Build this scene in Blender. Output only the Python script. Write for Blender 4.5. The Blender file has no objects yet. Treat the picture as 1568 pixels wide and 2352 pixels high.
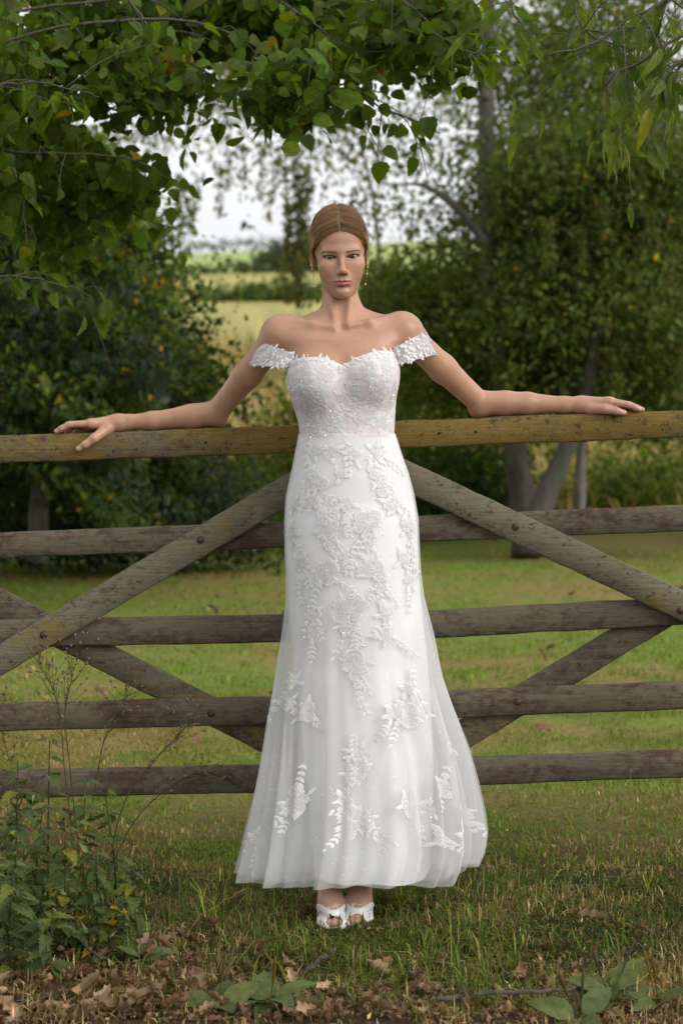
import bpy, math, random
import numpy as np
from mathutils import Vector, Matrix
import openvdb

random.seed(7)
RNG = np.random.default_rng(7)
R = math.radians
SC = bpy.context.scene
COL = SC.collection

# ------------------------------------------------------------------ camera, world, sun, exposure
DIST, CAM_H, PIX, HORIZON = 5.0, 1.287, 0.0011, 940.0   # metres to the woman, lens height, metres per picture unit there
cam_data = bpy.data.cameras.new('camera')
cam = bpy.data.objects.new('camera', cam_data)
COL.objects.link(cam)
cam.location = (0, -DIST, CAM_H)
cam.rotation_euler = (R(90), 0, 0)
cam_data.sensor_fit = 'VERTICAL'
cam_data.sensor_height = 36
cam_data.sensor_width = 24
cam_data.lens = DIST / (PIX * 2352) * 36
cam_data.shift_y = -(1176 - HORIZON) / 2352
cam_data.clip_start = 0.05
cam_data.clip_end = 3000
cam_data.dof.use_dof = True
cam_data.dof.focus_distance = DIST - 0.08
cam_data.dof.aperture_fstop = 4.2
SC.camera = cam

world = bpy.data.worlds.new('World')
SC.world = world
world.use_nodes = True
wn = world.node_tree
for n in list(wn.nodes):
    wn.nodes.remove(n)
w_out = wn.nodes.new('ShaderNodeOutputWorld')
w_bg = wn.nodes.new('ShaderNodeBackground')
w_sky = wn.nodes.new('ShaderNodeTexSky')
w_sky.sky_type = 'NISHITA'
w_sky.sun_disc = False
SUN_ELEV, SUN_AZ = R(29), R(118)       # azimuth clockwise from +Y: the light comes from the front right
w_sky.sun_elevation = SUN_ELEV
w_sky.sun_rotation = SUN_AZ
w_sky.dust_density = 3.0
# an even, slightly broken overcast laid over the clear sky
w_tc = wn.nodes.new('ShaderNodeTexCoord')
w_map = wn.nodes.new('ShaderNodeMapping')
w_map.inputs['Scale'].default_value = (1.0, 1.0, 3.0)
w_noise = wn.nodes.new('ShaderNodeTexNoise')
w_noise.inputs['Scale'].default_value = 3.0
w_noise.inputs['Detail'].default_value = 6
w_ramp = wn.nodes.new('ShaderNodeValToRGB')
w_ramp.color_ramp.elements[0].position = 0.30
w_ramp.color_ramp.elements[0].color = (8.0, 8.1, 8.4, 1)
w_ramp.color_ramp.elements[1].position = 0.70
w_ramp.color_ramp.elements[1].color = (9.9, 9.9, 9.9, 1)
w_mix = wn.nodes.new('ShaderNodeMixRGB')
w_mix.inputs[0].default_value = 0.93
wn.links.new(w_tc.outputs['Generated'], w_map.inputs['Vector'])
wn.links.new(w_map.outputs[0], w_noise.inputs['Vector'])
wn.links.new(w_noise.outputs[0], w_ramp.inputs[0])
wn.links.new(w_sky.outputs[0], w_mix.inputs[1])
wn.links.new(w_ramp.outputs[0], w_mix.inputs[2])
wn.links.new(w_mix.outputs[0], w_bg.inputs[0])
w_bg.inputs[1].default_value = 0.098
wn.links.new(w_bg.outputs[0], w_out.inputs[0])

sun_data = bpy.data.lights.new('sun', 'SUN')
sun_data.energy = 2.5
sun_data.angle = R(40)
sun_data.color = (1.0, 0.965, 0.92)
sun = bpy.data.objects.new('sun', sun_data)
COL.objects.link(sun)
sd = Vector((math.sin(SUN_AZ) * math.cos(SUN_ELEV), math.cos(SUN_AZ) * math.cos(SUN_ELEV), math.sin(SUN_ELEV)))
sun.rotation_euler = (-sd).to_track_quat('-Z', 'Y').to_euler()

SC.view_settings.view_transform = 'Standard'
SC.view_settings.look = 'None'
SC.view_settings.exposure = 0.27
SC.view_settings.gamma = 1.0
SC.view_settings.use_curve_mapping = False
SC.render.engine = 'CYCLES'
SC.cycles.use_denoising = True
SC.cycles.max_bounces = 8
SC.cycles.transparent_max_bounces = 16
SC.cycles.diffuse_bounces = 3
SC.cycles.sample_clamp_indirect = 6

# ------------------------------------------------------------------ helpers
def W(px, py, y=0.0):
    """point that stands y metres behind the woman's plane, given where it is seen (1568 x 2352 units)"""
    k = PIX * (DIST + y) / DIST
    return np.array([(px - 784) * k, y, CAM_H - (py - HORIZON) * k])

def tag(o, label=None, cat=None, group=None, kind=None):
    if label: o['label'] = label
    if cat: o['category'] = cat
    if group: o['group'] = group
    if kind: o['kind'] = kind
    return o

def empty(name, loc=(0, 0, 0), rz=0.0):
    o = bpy.data.objects.new(name, None)
    COL.objects.link(o)
    o.location = loc
    o.rotation_euler = (0, 0, rz)
    return o

def mesh_data(name, V, F, smooth=True, mat=None, col=None):
    """V (n,3); F list of lists, or (m,k) array; col (n,3) linear colours -> point attribute 'Col'"""
    me = bpy.data.meshes.new(name)
    V = np.asarray(V, dtype=np.float32)
    if isinstance(F, np.ndarray):
        m, k = F.shape
        me.vertices.add(len(V))
        me.vertices.foreach_set('co', V.ravel())
        me.loops.add(m * k)
        me.loops.foreach_set('vertex_index', F.astype(np.int32).ravel())
        me.polygons.add(m)
        me.polygons.foreach_set('loop_start', np.arange(0, m * k, k, dtype=np.int32))
        me.polygons.foreach_set('loop_total', np.full(m, k, dtype=np.int32))
        me.update(calc_edges=True)
    else:
        me.from_pydata([tuple(v) for v in V], [], [tuple(f) for f in F])
    if col is not None:
        a = me.attributes.new('Col', 'FLOAT_COLOR', 'POINT')
        c = np.ones((len(V), 4), np.float32)
        c[:, :3] = col
        a.data.foreach_set('color', c.ravel())
    if smooth:
        me.polygons.foreach_set('use_smooth', np.ones(len(me.polygons), dtype=bool))
    if mat is not None:
        me.materials.append(mat)
    me.validate()
    return me

def link(name, me, parent=None):
    o = bpy.data.objects.new(name, me)
    COL.objects.link(o)
    if parent is not None:
        o.parent = parent
        o.matrix_parent_inverse = Matrix.Identity(4)
    return o

def new_obj(name, V, F, mat, parent=None, smooth=True, col=None):
    """vertices in world space; a parent that stands elsewhere is compensated (parents here carry location only or rotation z)"""
    V = np.asarray(V, dtype=np.float64)
    if parent is not None:
        m = np.array(parent_matrix(parent).inverted())
        V = V @ m[:3, :3].T + m[:3, 3]
    return link(name, mesh_data(name, V, F, smooth, mat, col), parent)

def parent_matrix(o):
    m = o.matrix_basis.copy()
    if o.parent is not None:
        return parent_matrix(o.parent) @ m
    return m

class MB:
    """collects pieces of ONE mesh"""
    def __init__(s):
        s.V, s.F, s.C, s.n = [], [], [], 0
    def add(s, V, F, col=None):
        V = np.asarray(V, float).reshape(-1, 3)
        s.V.append(V)
        s.F += [[i + s.n for i in f] for f in F]
        s.C.append(np.tile(col if col is not None else (1, 1, 1), (len(V), 1)))
        s.n += len(V)
    def build(s, name, mat, parent=None, smooth=True):
        return new_obj(name, np.concatenate(s.V), s.F, mat, parent, smooth, np.concatenate(s.C))

def tube(pts, radii, n=6, cap=True):
    pts = np.asarray(pts, float)
    m = len(pts)
    radii = np.broadcast_to(np.asarray(radii, float), (m,))
    T = np.gradient(pts, axis=0)
    T /= np.linalg.norm(T, axis=1)[:, None] + 1e-12
    up = np.array([0, 0, 1.0]) if abs(T[0][2]) < .9 else np.array([1.0, 0, 0])
    V, F = [], []
    u = np.cross(T[0], up); u /= np.linalg.norm(u)
    for i in range(m):
        u = u - T[i] * np.dot(u, T[i]); u /= np.linalg.norm(u) + 1e-12
        v = np.cross(T[i], u)
        for k in range(n):
            a = 2 * math.pi * k / n
            V.append(pts[i] + radii[i] * (math.cos(a) * u + math.sin(a) * v))
    for i in range(m - 1):
        for k in range(n):
            F.append([i * n + k, i * n + (k + 1) % n, (i + 1) * n + (k + 1) % n, (i + 1) * n + k])
    if cap:
        F.append(list(range(n - 1, -1, -1)))
        F.append([(m - 1) * n + k for k in range(n)])
    return np.array(V), F

def spline(P, n):
    """Catmull-Rom through P, n samples"""
    P = np.asarray(P, float)
    if len(P) == 2:
        t = np.linspace(0, 1, n)[:, None]
        return P[0] * (1 - t) + P[1] * t
    Q = np.vstack([2 * P[0] - P[1], P, 2 * P[-1] - P[-2]])
    out = []
    for t in np.linspace(0, len(P) - 1 - 1e-9, n):
        i = int(t); f = t - i
        a, b, c, d = Q[i:i + 4]
        out.append(.5 * ((2 * b) + (-a + c) * f + (2 * a - 5 * b + 4 * c - d) * f * f + (-a + 3 * b - 3 * c + d) * f ** 3))
    return np.array(out)

def vnoise(P, scale, seed=0):
    """smooth value noise in numpy, P (...,d) d=1..3, result about -1..1"""
    P = np.asarray(P, float) * scale
    d = P.shape[-1]
    I = np.floor(P).astype(np.int64)
    f = P - I
    f = f * f * (3 - 2 * f)
    out = 0
    for c in range(2 ** d):
        w = 1.0
        h = np.full(P.shape[:-1], seed * 7919 + 13, dtype=np.int64)
        for k in range(d):
            b = (c >> k) & 1
            w = w * (f[..., k] if b else 1 - f[..., k])
            h = (h * 1000003) ^ ((I[..., k] + b) * (374761393 + 668265263 * k))
        h = (h ^ (h >> 13)) * 1274126177
        h = (h ^ (h >> 16)) & 0xffff
        out = out + w * (h / 32767.5 - 1)
    return out

# ------------------------------------------------------------------ materials
def mat_new(name):
    m = bpy.data.materials.new(name)
    m.use_nodes = True
    nt = m.node_tree
    for n in list(nt.nodes):
        nt.nodes.remove(n)
    out = nt.nodes.new('ShaderNodeOutputMaterial')
    return m, nt, out

def nd(nt, t, **kw):
    n = nt.nodes.new(t)
    for k, v in kw.items():
        if k.startswith('i_'):
            n.inputs[k[2:].replace('_', ' ')].default_value = v
        elif k.startswith('n') and k[1:].isdigit():
            n.inputs[int(k[1:])].default_value = v
        else:
            setattr(n, k, v)
    return n

def ramp(nt, pts):
    r = nt.nodes.new('ShaderNodeValToRGB')
    e = r.color_ramp.elements
    while len(e) < len(pts):
        e.new(0.5)
    for i, (p, c) in enumerate(pts):
        e[i].position = p
        e[i].color = (c, c, c, 1) if not hasattr(c, '__len__') else (*c, 1)
    return r

def noise_node(nt, coord, scale, detail=4, rough=.55, mapping=None):
    n = nd(nt, 'ShaderNodeTexNoise')
    n.inputs['Scale'].default_value = scale
    n.inputs['Detail'].default_value = detail
    n.inputs['Roughness'].default_value = rough
    if mapping is not None:
        mp = nd(nt, 'ShaderNodeMapping')
        mp.inputs['Scale'].default_value = mapping
        nt.links.new(coord, mp.inputs[0])
        coord = mp.outputs[0]
    nt.links.new(coord, n.inputs['Vector'])
    return n

def mixc(nt, fac, a, b, mode='MIX'):
    m = nd(nt, 'ShaderNodeMixRGB', blend_type=mode)
    for i, v in ((0, fac), (1, a), (2, b)):
        if hasattr(v, 'is_output'):
            nt.links.new(v, m.inputs[i])
        elif hasattr(v, '__len__'):
            m.inputs[i].default_value = (*v, 1) if len(v) == 3 else v
        else:
            m.inputs[i].default_value = v
    return m.outputs[0]

def bump(nt, height, strength=.3, dist=.002):
    b = nd(nt, 'ShaderNodeBump')
    b.inputs['Strength'].default_value = strength
    b.inputs['Distance'].default_value = dist
    nt.links.new(height, b.inputs['Height'])
    return b.outputs[0]

def principled(nt, out, base=None, rough=.6, **kw):
    p = nd(nt, 'ShaderNodeBsdfPrincipled')
    if hasattr(base, 'is_output'):
        nt.links.new(base, p.inputs['Base Color'])
    elif base is not None:
        p.inputs['Base Color'].default_value = (*base, 1)
    if hasattr(rough, 'is_output'):
        nt.links.new(rough, p.inputs['Roughness'])
    else:
        p.inputs['Roughness'].default_value = rough
    for k, v in kw.items():
        s = p.inputs[k.replace('_', ' ')]
        if hasattr(v, 'is_output'):
            nt.links.new(v, s)
        else:
            s.default_value = v
    nt.links.new(p.outputs[0], out.inputs[0])
    return p

def leaf_material(name, trans=.45, rough=.52, vein=False, obj_random=None, spec=.5):
    """leaf blade: pigment from the 'Col' attribute, light passes through"""
    m, nt, out = mat_new(name)
    at = nd(nt, 'ShaderNodeAttribute', attribute_name='Col')
    c = at.outputs['Color']
    tc = nd(nt, 'ShaderNodeTexCoord')
    n = noise_node(nt, tc.outputs['Object'], 60, 3)
    r = ramp(nt, [(.3, .72), (.7, 1.18)])
    nt.links.new(n.outputs[0], r.inputs[0])
    c = mixc(nt, 1.0, c, r.outputs[0], 'MULTIPLY')
    if obj_random is not None:
        oi = nd(nt, 'ShaderNodeObjectInfo')
        rr = ramp(nt, obj_random)
        nt.links.new(oi.outputs['Random'], rr.inputs[0])
        c = mixc(nt, 1.0, c, rr.outputs[0], 'MULTIPLY')
    p = nd(nt, 'ShaderNodeBsdfPrincipled')
    p.inputs['Roughness'].default_value = rough
    p.inputs['Specular IOR Level'].default_value = spec
    nt.links.new(c, p.inputs['Base Color'])
    t = nd(nt, 'ShaderNodeBsdfTranslucent')
    tcol = mixc(nt, 1.0, c, (1.35, 1.5, .5), 'MULTIPLY')
    nt.links.new(tcol, t.inputs[0])
    if vein:
        b = bump(nt, n.outputs[0], .25, .002)
        nt.links.new(b, p.inputs['Normal'])
    mx = nd(nt, 'ShaderNodeMixShader', n0=trans)
    nt.links.new(p.outputs[0], mx.inputs[1])
    nt.links.new(t.outputs[0], mx.inputs[2])
    nt.links.new(mx.outputs[0], out.inputs[0])
    return m
# ------------------------------------------------------------------ ground: one sheet to the horizon
def ground_z(x, y):
    x = np.asarray(x, float); y = np.asarray(y, float)
    d = y + DIST
    z = np.interp(d, [0, 18, 21, 24, 30, 40, 50, 90, 110, 200, 260, 400, 900],
                  [0, 0, .2, .5, .95, 2.1, 3.5, 7.0, 8.8, 18.4, 21, 19, 10])
    far = np.clip((d - 20) / 60, 0, 1)
    z = z + far * (x * .055 * np.clip(d / 200, 0, 1) ** 2 + vnoise(np.stack([x, y], -1), .02, 3) * 1.2 * np.clip(d / 200, 0, 1))
    near = 1 - np.clip((d - 8) / 8, 0, 1)
    P = np.stack([x, y], -1)
    z = z + near * (.018 * vnoise(P, 2.2, 5) + .010 * vnoise(P, 6, 6)) + .03 * vnoise(P, .5, 8)
    return z

def smooth_mask(v, a, b):
    t = np.clip((v - a) / (b - a), 0, 1)
    return t * t * (3 - 2 * t)

def build_ground():
    gx = np.unique(np.concatenate([np.linspace(-2.2, 2.2, 120), np.sign(np.linspace(-1, 1, 121)) * (2.2 + 600 * np.abs(np.linspace(-1, 1, 121)) ** 3.2)]))
    gy = np.unique(np.concatenate([np.linspace(-1.6, 3, 120), np.linspace(3, 30, 90), 30 + 870 * np.linspace(0, 1, 90) ** 2, -1.6 - 60 * np.linspace(0, 1, 24) ** 2]))
    X, Y = np.meshgrid(gx, gy, indexing='ij')
    Z = ground_z(X, Y)
    nx, ny = X.shape
    V = np.stack([X, Y, Z], -1).reshape(-1, 3)
    i = np.arange(nx - 1)[:, None] * ny + np.arange(ny - 1)[None]
    F = np.stack([i, i + ny, i + ny + 1, i + 1], -1).reshape(-1, 4)
    d = Y + DIST
    P = np.stack([X, Y], -1)
    n1 = vnoise(P, .9, 11) * .5 + vnoise(P, 2.7, 12) * .35 + vnoise(P, 7, 14) * .2
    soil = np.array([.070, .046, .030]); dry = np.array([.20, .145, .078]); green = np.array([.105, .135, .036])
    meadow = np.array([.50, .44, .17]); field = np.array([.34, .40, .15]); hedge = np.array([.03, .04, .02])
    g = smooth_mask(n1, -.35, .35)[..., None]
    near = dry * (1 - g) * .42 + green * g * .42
    turf = smooth_mask(Y, -.75, -.25)[..., None]  # bare soil at the front edge, turf behind
    near = soil * (1 - turf) + near * turf
    mid = (dry * np.array([1.35, 1.4, 1.0]) * (1 - g) + green * np.array([1.75, 1.75, 1.3]) * g)  # lawn tones raised to put sunlight into the colour
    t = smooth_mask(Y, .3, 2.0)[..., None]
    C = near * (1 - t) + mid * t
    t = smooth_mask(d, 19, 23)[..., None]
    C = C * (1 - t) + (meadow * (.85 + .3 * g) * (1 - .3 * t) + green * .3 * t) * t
    t = smooth_mask(d, 92, 96)[..., None]
    C = C * (1 - t) + field * t
    rr = np.exp(-((X - 2.05) / .9) ** 2 - ((Y - 12.4) / .55) ** 2)[..., None]
    C = C * (1 - .8 * rr) + soil * .8 * rr
    m, nt, out = mat_new('ground_cover')
    at = nd(nt, 'ShaderNodeAttribute', attribute_name='Col')
    tc = nd(nt, 'ShaderNodeTexCoord')
    a = noise_node(nt, tc.outputs['Object'], 45, 6, .7)
    ra = ramp(nt, [(.25, .45), (.75, 1.5)])
    nt.links.new(a.outputs[0], ra.inputs[0])
    c = mixc(nt, 1, at.outputs['Color'], ra.outputs[0], 'MULTIPLY')
    b = noise_node(nt, tc.outputs['Object'], 180, 4, .7)
    hgt = mixc(nt, .5, a.outputs[0], b.outputs[0])
    principled(nt, out, c, .9, Normal=bump(nt, hgt, .8, .02), Specular_IOR_Level=.05)
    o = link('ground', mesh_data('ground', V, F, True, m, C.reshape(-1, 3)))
    tag(o, 'lawn and earth running back to a dry meadow and a pale hill field', 'ground', kind='structure')
build_ground()

# ------------------------------------------------------------------ the wooden gate
def wood_material(name, lichen, ochre, redness, seed):
    m, nt, out = mat_new(name)
    tc = nd(nt, 'ShaderNodeTexCoord')
    oi = nd(nt, 'ShaderNodeObjectInfo')
    add = nd(nt, 'ShaderNodeVectorMath', operation='ADD')
    sc = nd(nt, 'ShaderNodeVectorMath', operation='SCALE')
    nt.links.new(oi.outputs['Location'], sc.inputs[0]); sc.inputs['Scale'].default_value = 3.1 + seed
    nt.links.new(tc.outputs['Object'], add.inputs[0]); nt.links.new(sc.outputs[0], add.inputs[1])
    co = add.outputs[0]
    grain = noise_node(nt, co, 46, 8, .72, (.07, 4, 4))
    fine = noise_node(nt, co, 160, 4, .7, (.10, 2, 2))
    r1 = ramp(nt, [(.25, (.038, .026, .021)), (.5, (.076 + .010 * redness, .055, .043)), (.8, (.140, .108, .084))])
    nt.links.new(grain.outputs[0], r1.inputs[0])
    c = r1.outputs[0]
    # weather-greyed film and lichen in blotches and small crusty specks
    big = noise_node(nt, co, 7.5, 6, .7, (.8, 1, 1.6))
    spk = noise_node(nt, co, 70, 5, .75, (.6, 1, 1))
    mx = nd(nt, 'ShaderNodeMath', operation='MULTIPLY_ADD')
    nt.links.new(spk.outputs[0], mx.inputs[0]); mx.inputs[1].default_value = .9
    nt.links.new(big.outputs[0], mx.inputs[2])
    r2 = ramp(nt, [(1.02 - .34 * lichen, 0.0), (1.16 - .28 * lichen, .85)])
    film = .55 if lichen < .7 else .85
    r2.color_ramp.elements[1].color = (film, film, film, 1)
    r2.color_ramp.elements[0].position = min(.98, .90 - .30 * lichen)
    r2.color_ramp.elements[1].position = min(1.0, 1.12 - .26 * lichen)
    nt.links.new(mx.outputs[0], r2.inputs[0])
    lc = ramp(nt, [(.3, (.125, .116, .074)), (.7, (.235, .22, .15))])
    nt.links.new(fine.outputs[0], lc.inputs[0])
    c = mixc(nt, r2.outputs[0], c, lc.outputs[0])
    if ochre > 0:
        b2 = noise_node(nt, co, 3.0, 5, .6, (1, 1, 1.2))
        m3 = nd(nt, 'ShaderNodeMath', operation='MULTIPLY_ADD')
        nt.links.new(spk.outputs[0], m3.inputs[0]); m3.inputs[1].default_value = .55
        nt.links.new(b2.outputs[0], m3.inputs[2])
        r3 = ramp(nt, [(.86 - .28 * ochre, 0.0), (.99 - .22 * ochre, .82)])
        nt.links.new(m3.outputs[0], r3.inputs[0])
        oc = ramp(nt, [(.3, (.165, .105, .018)), (.7, (.27, .185, .040))])
        nt.links.new(fine.outputs[0], oc.inputs[0])
        c = mixc(nt, r3.outputs[0], c, oc.outputs[0])
        # dark algae specks over the ochre
        s2 = noise_node(nt, co, 55, 6, .8, (.7, 1, 1))
        r4 = ramp(nt, [(.55, 0.0), (.63, .8)])
        nt.links.new(s2.outputs[0], r4.inputs[0])
        c = mixc(nt, r4.outputs[0], c, (.035, .028, .02))
    h = mixc(nt, .35, grain.outputs[0], spk.outputs[0])
    principled(nt, out, c, .82, Normal=bump(nt, h, .65, .004), Specular_IOR_Level=.12)
    return m

WOOD_TOP = wood_material('lichen_covered_top_rail_wood', .60, .74, .3, 0)
WOOD_RAIL = wood_material('weathered_red_brown_wood', .26, 0, 1, 1)
WOOD_BRACE = wood_material('grey_green_weathered_wood', .92, .12, .4, 2)
WOOD_BACK = wood_material('weathered_brown_back_brace_wood', .48, .08, .7, 3)

def board(name, top, bot, y0, y1, mat, parent, n=70, wob=.0012, seed=0):
    """a plank between two polylines (x,z), front face y0, back y1, softened worn edges"""
    bev = .005
    prof = [(y0, bev, 0), (y0 + bev, 0, 0), (y1 - bev, 0, 0), (y1, bev, 0), (y1, -bev, 1), (y1 - bev, 0, 1), (y0 + bev, 0, 1), (y0, -bev, 1)]
    xs = np.linspace(0, 1, n)
    top = np.asarray(top); bot = np.asarray(bot)
    T = np.stack([np.interp(xs, top[:, 0], top[:, 1]), np.interp(xs, top[:, 0], top[:, 2])], -1)
    B = np.stack([np.interp(xs, bot[:, 0], bot[:, 1]), np.interp(xs, bot[:, 0], bot[:, 2])], -1)
    V = []
    for i in range(n):
        up = T[i] - B[i]; up /= np.linalg.norm(up)
        for (y, off, side) in prof:
            base = T[i] if side == 0 else B[i]
            w = wob * (vnoise(np.array([xs[i] * 40 + seed * 13, side * 9.0]), 1, seed) + .6 * vnoise(np.array([xs[i] * 160, side * 5.0 + y]), 1, seed + 2))
            p = base - up * off + up * w
            V.append((p[0], y + .4 * w, p[1]))
    k = len(prof)
    F = [[i * k + j, i * k + (j + 1) % k, (i + 1) * k + (j + 1) % k, (i + 1) * k + j] for i in range(n - 1) for j in range(k)]
    F += [list(range(k - 1, -1, -1)), [(n - 1) * k + j for j in range(k)]]
    V = np.array(V)
    c = V.mean(0)
    pm = np.array(parent_matrix(parent).translation)
    o = link(name, mesh_data(name, V - c, F, True, mat), parent)
    o.location = c - pm
    m = o.data
    m.polygons.foreach_set('use_smooth', np.ones(len(m.polygons), dtype=bool))
    try:
        m.set_sharp_from_angle(angle=R(50))
    except Exception:
        pass
    return o

GATE_L, GATE_R = -420, 2330
def line_pts(pts, y):
    """picture polyline -> parametrised (t, x, z) list, extrapolated to the gate's ends"""
    pts = [list(p) for p in pts]
    s0 = (pts[1][1] - pts[0][1]) / (pts[1][0] - pts[0][0]); s1 = (pts[-1][1] - pts[-2][1]) / (pts[-1][0] - pts[-2][0])
    pts = [[GATE_L, pts[0][1] + s0 * (GATE_L - pts[0][0])]] + pts + [[GATE_R, pts[-1][1] + s1 * (GATE_R - pts[-1][0])]]
    out = []
    for px, py in pts:
        w = W(px, py, y)
        out.append(((px - GATE_L) / (GATE_R - GATE_L), w[0], w[2]))
    return out

def shift(pts, d):
    return [(x, y + d) for x, y in pts]

def build_gate():
    g = empty('wooden_gate', (W(800, 1500, .16)[0], .16, 0))
    tag(g, 'weathered five-bar wooden farm gate with lichen and diagonal braces behind the woman', 'gate')
    top = [(0, 1001), (685, 977), (905, 967), (1568, 942.5)]
    board('top_rail', line_pts(top, .135), line_pts(shift(top, 63), .135), .137, .192, WOOD_TOP, g, 110, .0016, 1)['label'] = 'top rail blotched with ochre yellow lichen'
    rails = [([(0, 1223), (655, 1198.5), (958, 1185.5), (1568, 1160.5)], 60),
             ([(0, 1424), (228, 1420), (655, 1412), (982, 1403), (1450, 1378), (1568, 1371)], 64),
             ([(0, 1617.5), (619, 1601), (1028, 1587), (1568, 1566)], 64),
             ([(0, 1772), (604, 1757.5), (1090, 1741), (1568, 1723)], 64)]
    for i, (p, h) in enumerate(rails):
        board('rail', line_pts(p, .15), line_pts(shift(p, h), .15), .152, .176, WOOD_RAIL, g, 90, .0012, 3 + i)
    def brace(name, x0, y0, x1, y1, perp, ya, yb, mat, seed):
        ang = math.atan2(y1 - y0, x1 - x0)
        dv = perp / 2 / math.cos(ang)
        ws = [W(x0, y0 - dv, ya), W(x1, y1 - dv, ya)]; wb = [W(x0, y0 + dv, ya), W(x1, y1 + dv, ya)]
        board(name, [(0, ws[0][0], ws[0][2]), (1, ws[1][0], ws[1][2])], [(0, wb[0][0], wb[0][2]), (1, wb[1][0], wb[1][2])], ya, yb, mat, g, 70, .0012, seed)
    brace('brace', -420, 1765, 800, 1043, 66, .126, .1515, WOOD_BRACE, 11)
    brace('brace', 830, 1044, 2330, 1753, 67, .127, .1515, WOOD_BRACE, 12)
    brace('brace', -420, 1173, 835, 1813, 64, .1765, .2, WOOD_BACK, 13)
    brace('brace', 865, 1809, 2330, 923, 66, .1765, .2, WOOD_BACK, 14)
    for px, s in ((GATE_L - 20, 21), (GATE_R + 20, 22)):
        a, b = W(px, 880, .15), W(px, 2080, .15)
        x = a[0]
        board('stile', [(0, x - .045, a[2]), (1, x - .045, b[2])], [(0, x + .045, a[2]), (1, x + .045, b[2])], .13, .2, WOOD_RAIL, g, 20, .001, s)
    # domed carriage-bolt heads
    m, nt, out = mat_new('rusted_bolt_iron')
    tc = nd(nt, 'ShaderNodeTexCoord')
    n = noise_node(nt, tc.outputs['Object'], 220, 4)
    r = ramp(nt, [(.3, (.035, .024, .022)), (.7, (.115, .062, .048))])
    nt.links.new(n.outputs[0], r.inputs[0])
    principled(nt, out, r.outputs[0], .6, Metallic=.35, Normal=bump(nt, n.outputs[0], .4, .001))
    V, F = [], []
    nr, na = 7, 18
    for i in range(nr):
        a = (i / (nr - 1)) * math.pi / 2
        for k in range(na):
            t = 2 * math.pi * k / na
            V.append((.0105 * math.sin(a) * math.cos(t), -.006 * math.cos(a), .0105 * math.sin(a) * math.sin(t)))
    F = [[i * na + k, (i + 1) * na + k, (i + 1) * na + (k + 1) % na, i * na + (k + 1) % na] for i in range(nr - 1) for k in range(na)]
    me = mesh_data('bolt', V, F, True, m)
    for px, py, y in ((461, 1240, .126), (101, 1458, .126), (485, 1638, .152), (1183, 1210, .127), (1562, 1402, .127), (1188, 1612, .152)):
        o = link('bolt', me, g)
        o.location = W(px, py, y) - np.array(g.location)
    # old nail holes in the top rail: solid dark plugs painting their inner shade
    m2, nt, out = mat_new('nail_hole_shade')
    principled(nt, out, (.012, .010, .008), .95)
    V, F = tube([(0, 0, 0), (0, .012, 0)], [.0034, .003], 10)
    me = mesh_data('nail_hole', V, F, True, m2)
    for px, py in ((1008, 995), (1092, 992), (473, 1016)):
        o = link('nail_hole', me, g)
        o.location = W(px, py, .1345) - np.array(g.location)
build_gate()

# ------------------------------------------------------------------ trees and shrubs
def leaf_cards(C, size, nrm, droop, col, rng, aspect=.55, fine=False):
    """many small folded leaves: C centres (n,3); returns V (6n,3), F (2n,4), colours"""
    n = len(C)
    d = rng.normal(size=(n, 3)); d[:, 2] -= droop
    d /= np.linalg.norm(d, axis=1)[:, None]
    u = rng.normal(size=(n, 3)) + nrm
    w = np.cross(d, u); w /= np.linalg.norm(w, axis=1)[:, None] + 1e-9
    nn = np.cross(w, d)
    s = size * np.exp(rng.normal(0, .28, n))[:, None]
    a = aspect * .5
    base = C - d * s * .5
    tip = C + d * s * .5 - nn * s * .10
    l1 = C - d * s * .12 + w * s * a + nn * s * .09
    l2 = C - d * s * .12 - w * s * a + nn * s * .09
    if fine:
        m1 = C + d * s * .22 + w * s * a * .72 + nn * s * .05
        m2 = C + d * s * .22 - w * s * a * .72 + nn * s * .05
        b1 = C - d * s * .38 + w * s * a * .70 + nn * s * .06
        b2 = C - d * s * .38 - w * s * a * .70 + nn * s * .06
        V = np.stack([base, b1, l1, m1, tip, m2, l2, b2], 1).reshape(-1, 3)
        i = np.arange(n)[:, None] * 8
        F = np.concatenate([i + np.array([t]) for t in ([0, 1, 7], [1, 2, 7], [2, 6, 7], [2, 3, 6], [3, 5, 6], [3, 4, 5])], 0)
        return V, F, np.repeat(col, 8, 0)
    V = np.stack([base, l1, tip, l2], 1).reshape(-1, 3)
    i = np.arange(n)[:, None] * 4
    F = np.concatenate([i + np.array([[0, 1, 2]]), i + np.array([[0, 2, 3]])], 0)
    return V, F, np.repeat(col, 4, 0)

def pigment(n, rng, base, var=.25, yellow=.014, dark=None):
    base = np.asarray(base, float)
    c = base[None] * np.exp(rng.normal(0, var, (n, 1))) * np.exp(rng.normal(0, .08, (n, 3)))
    y = rng.random(n) < yellow
    c[y] = np.array([.30, .19, .025]) * np.exp(rng.normal(0, .25, (y.sum(), 1)))
    return np.clip(c, .004, .6)

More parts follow.
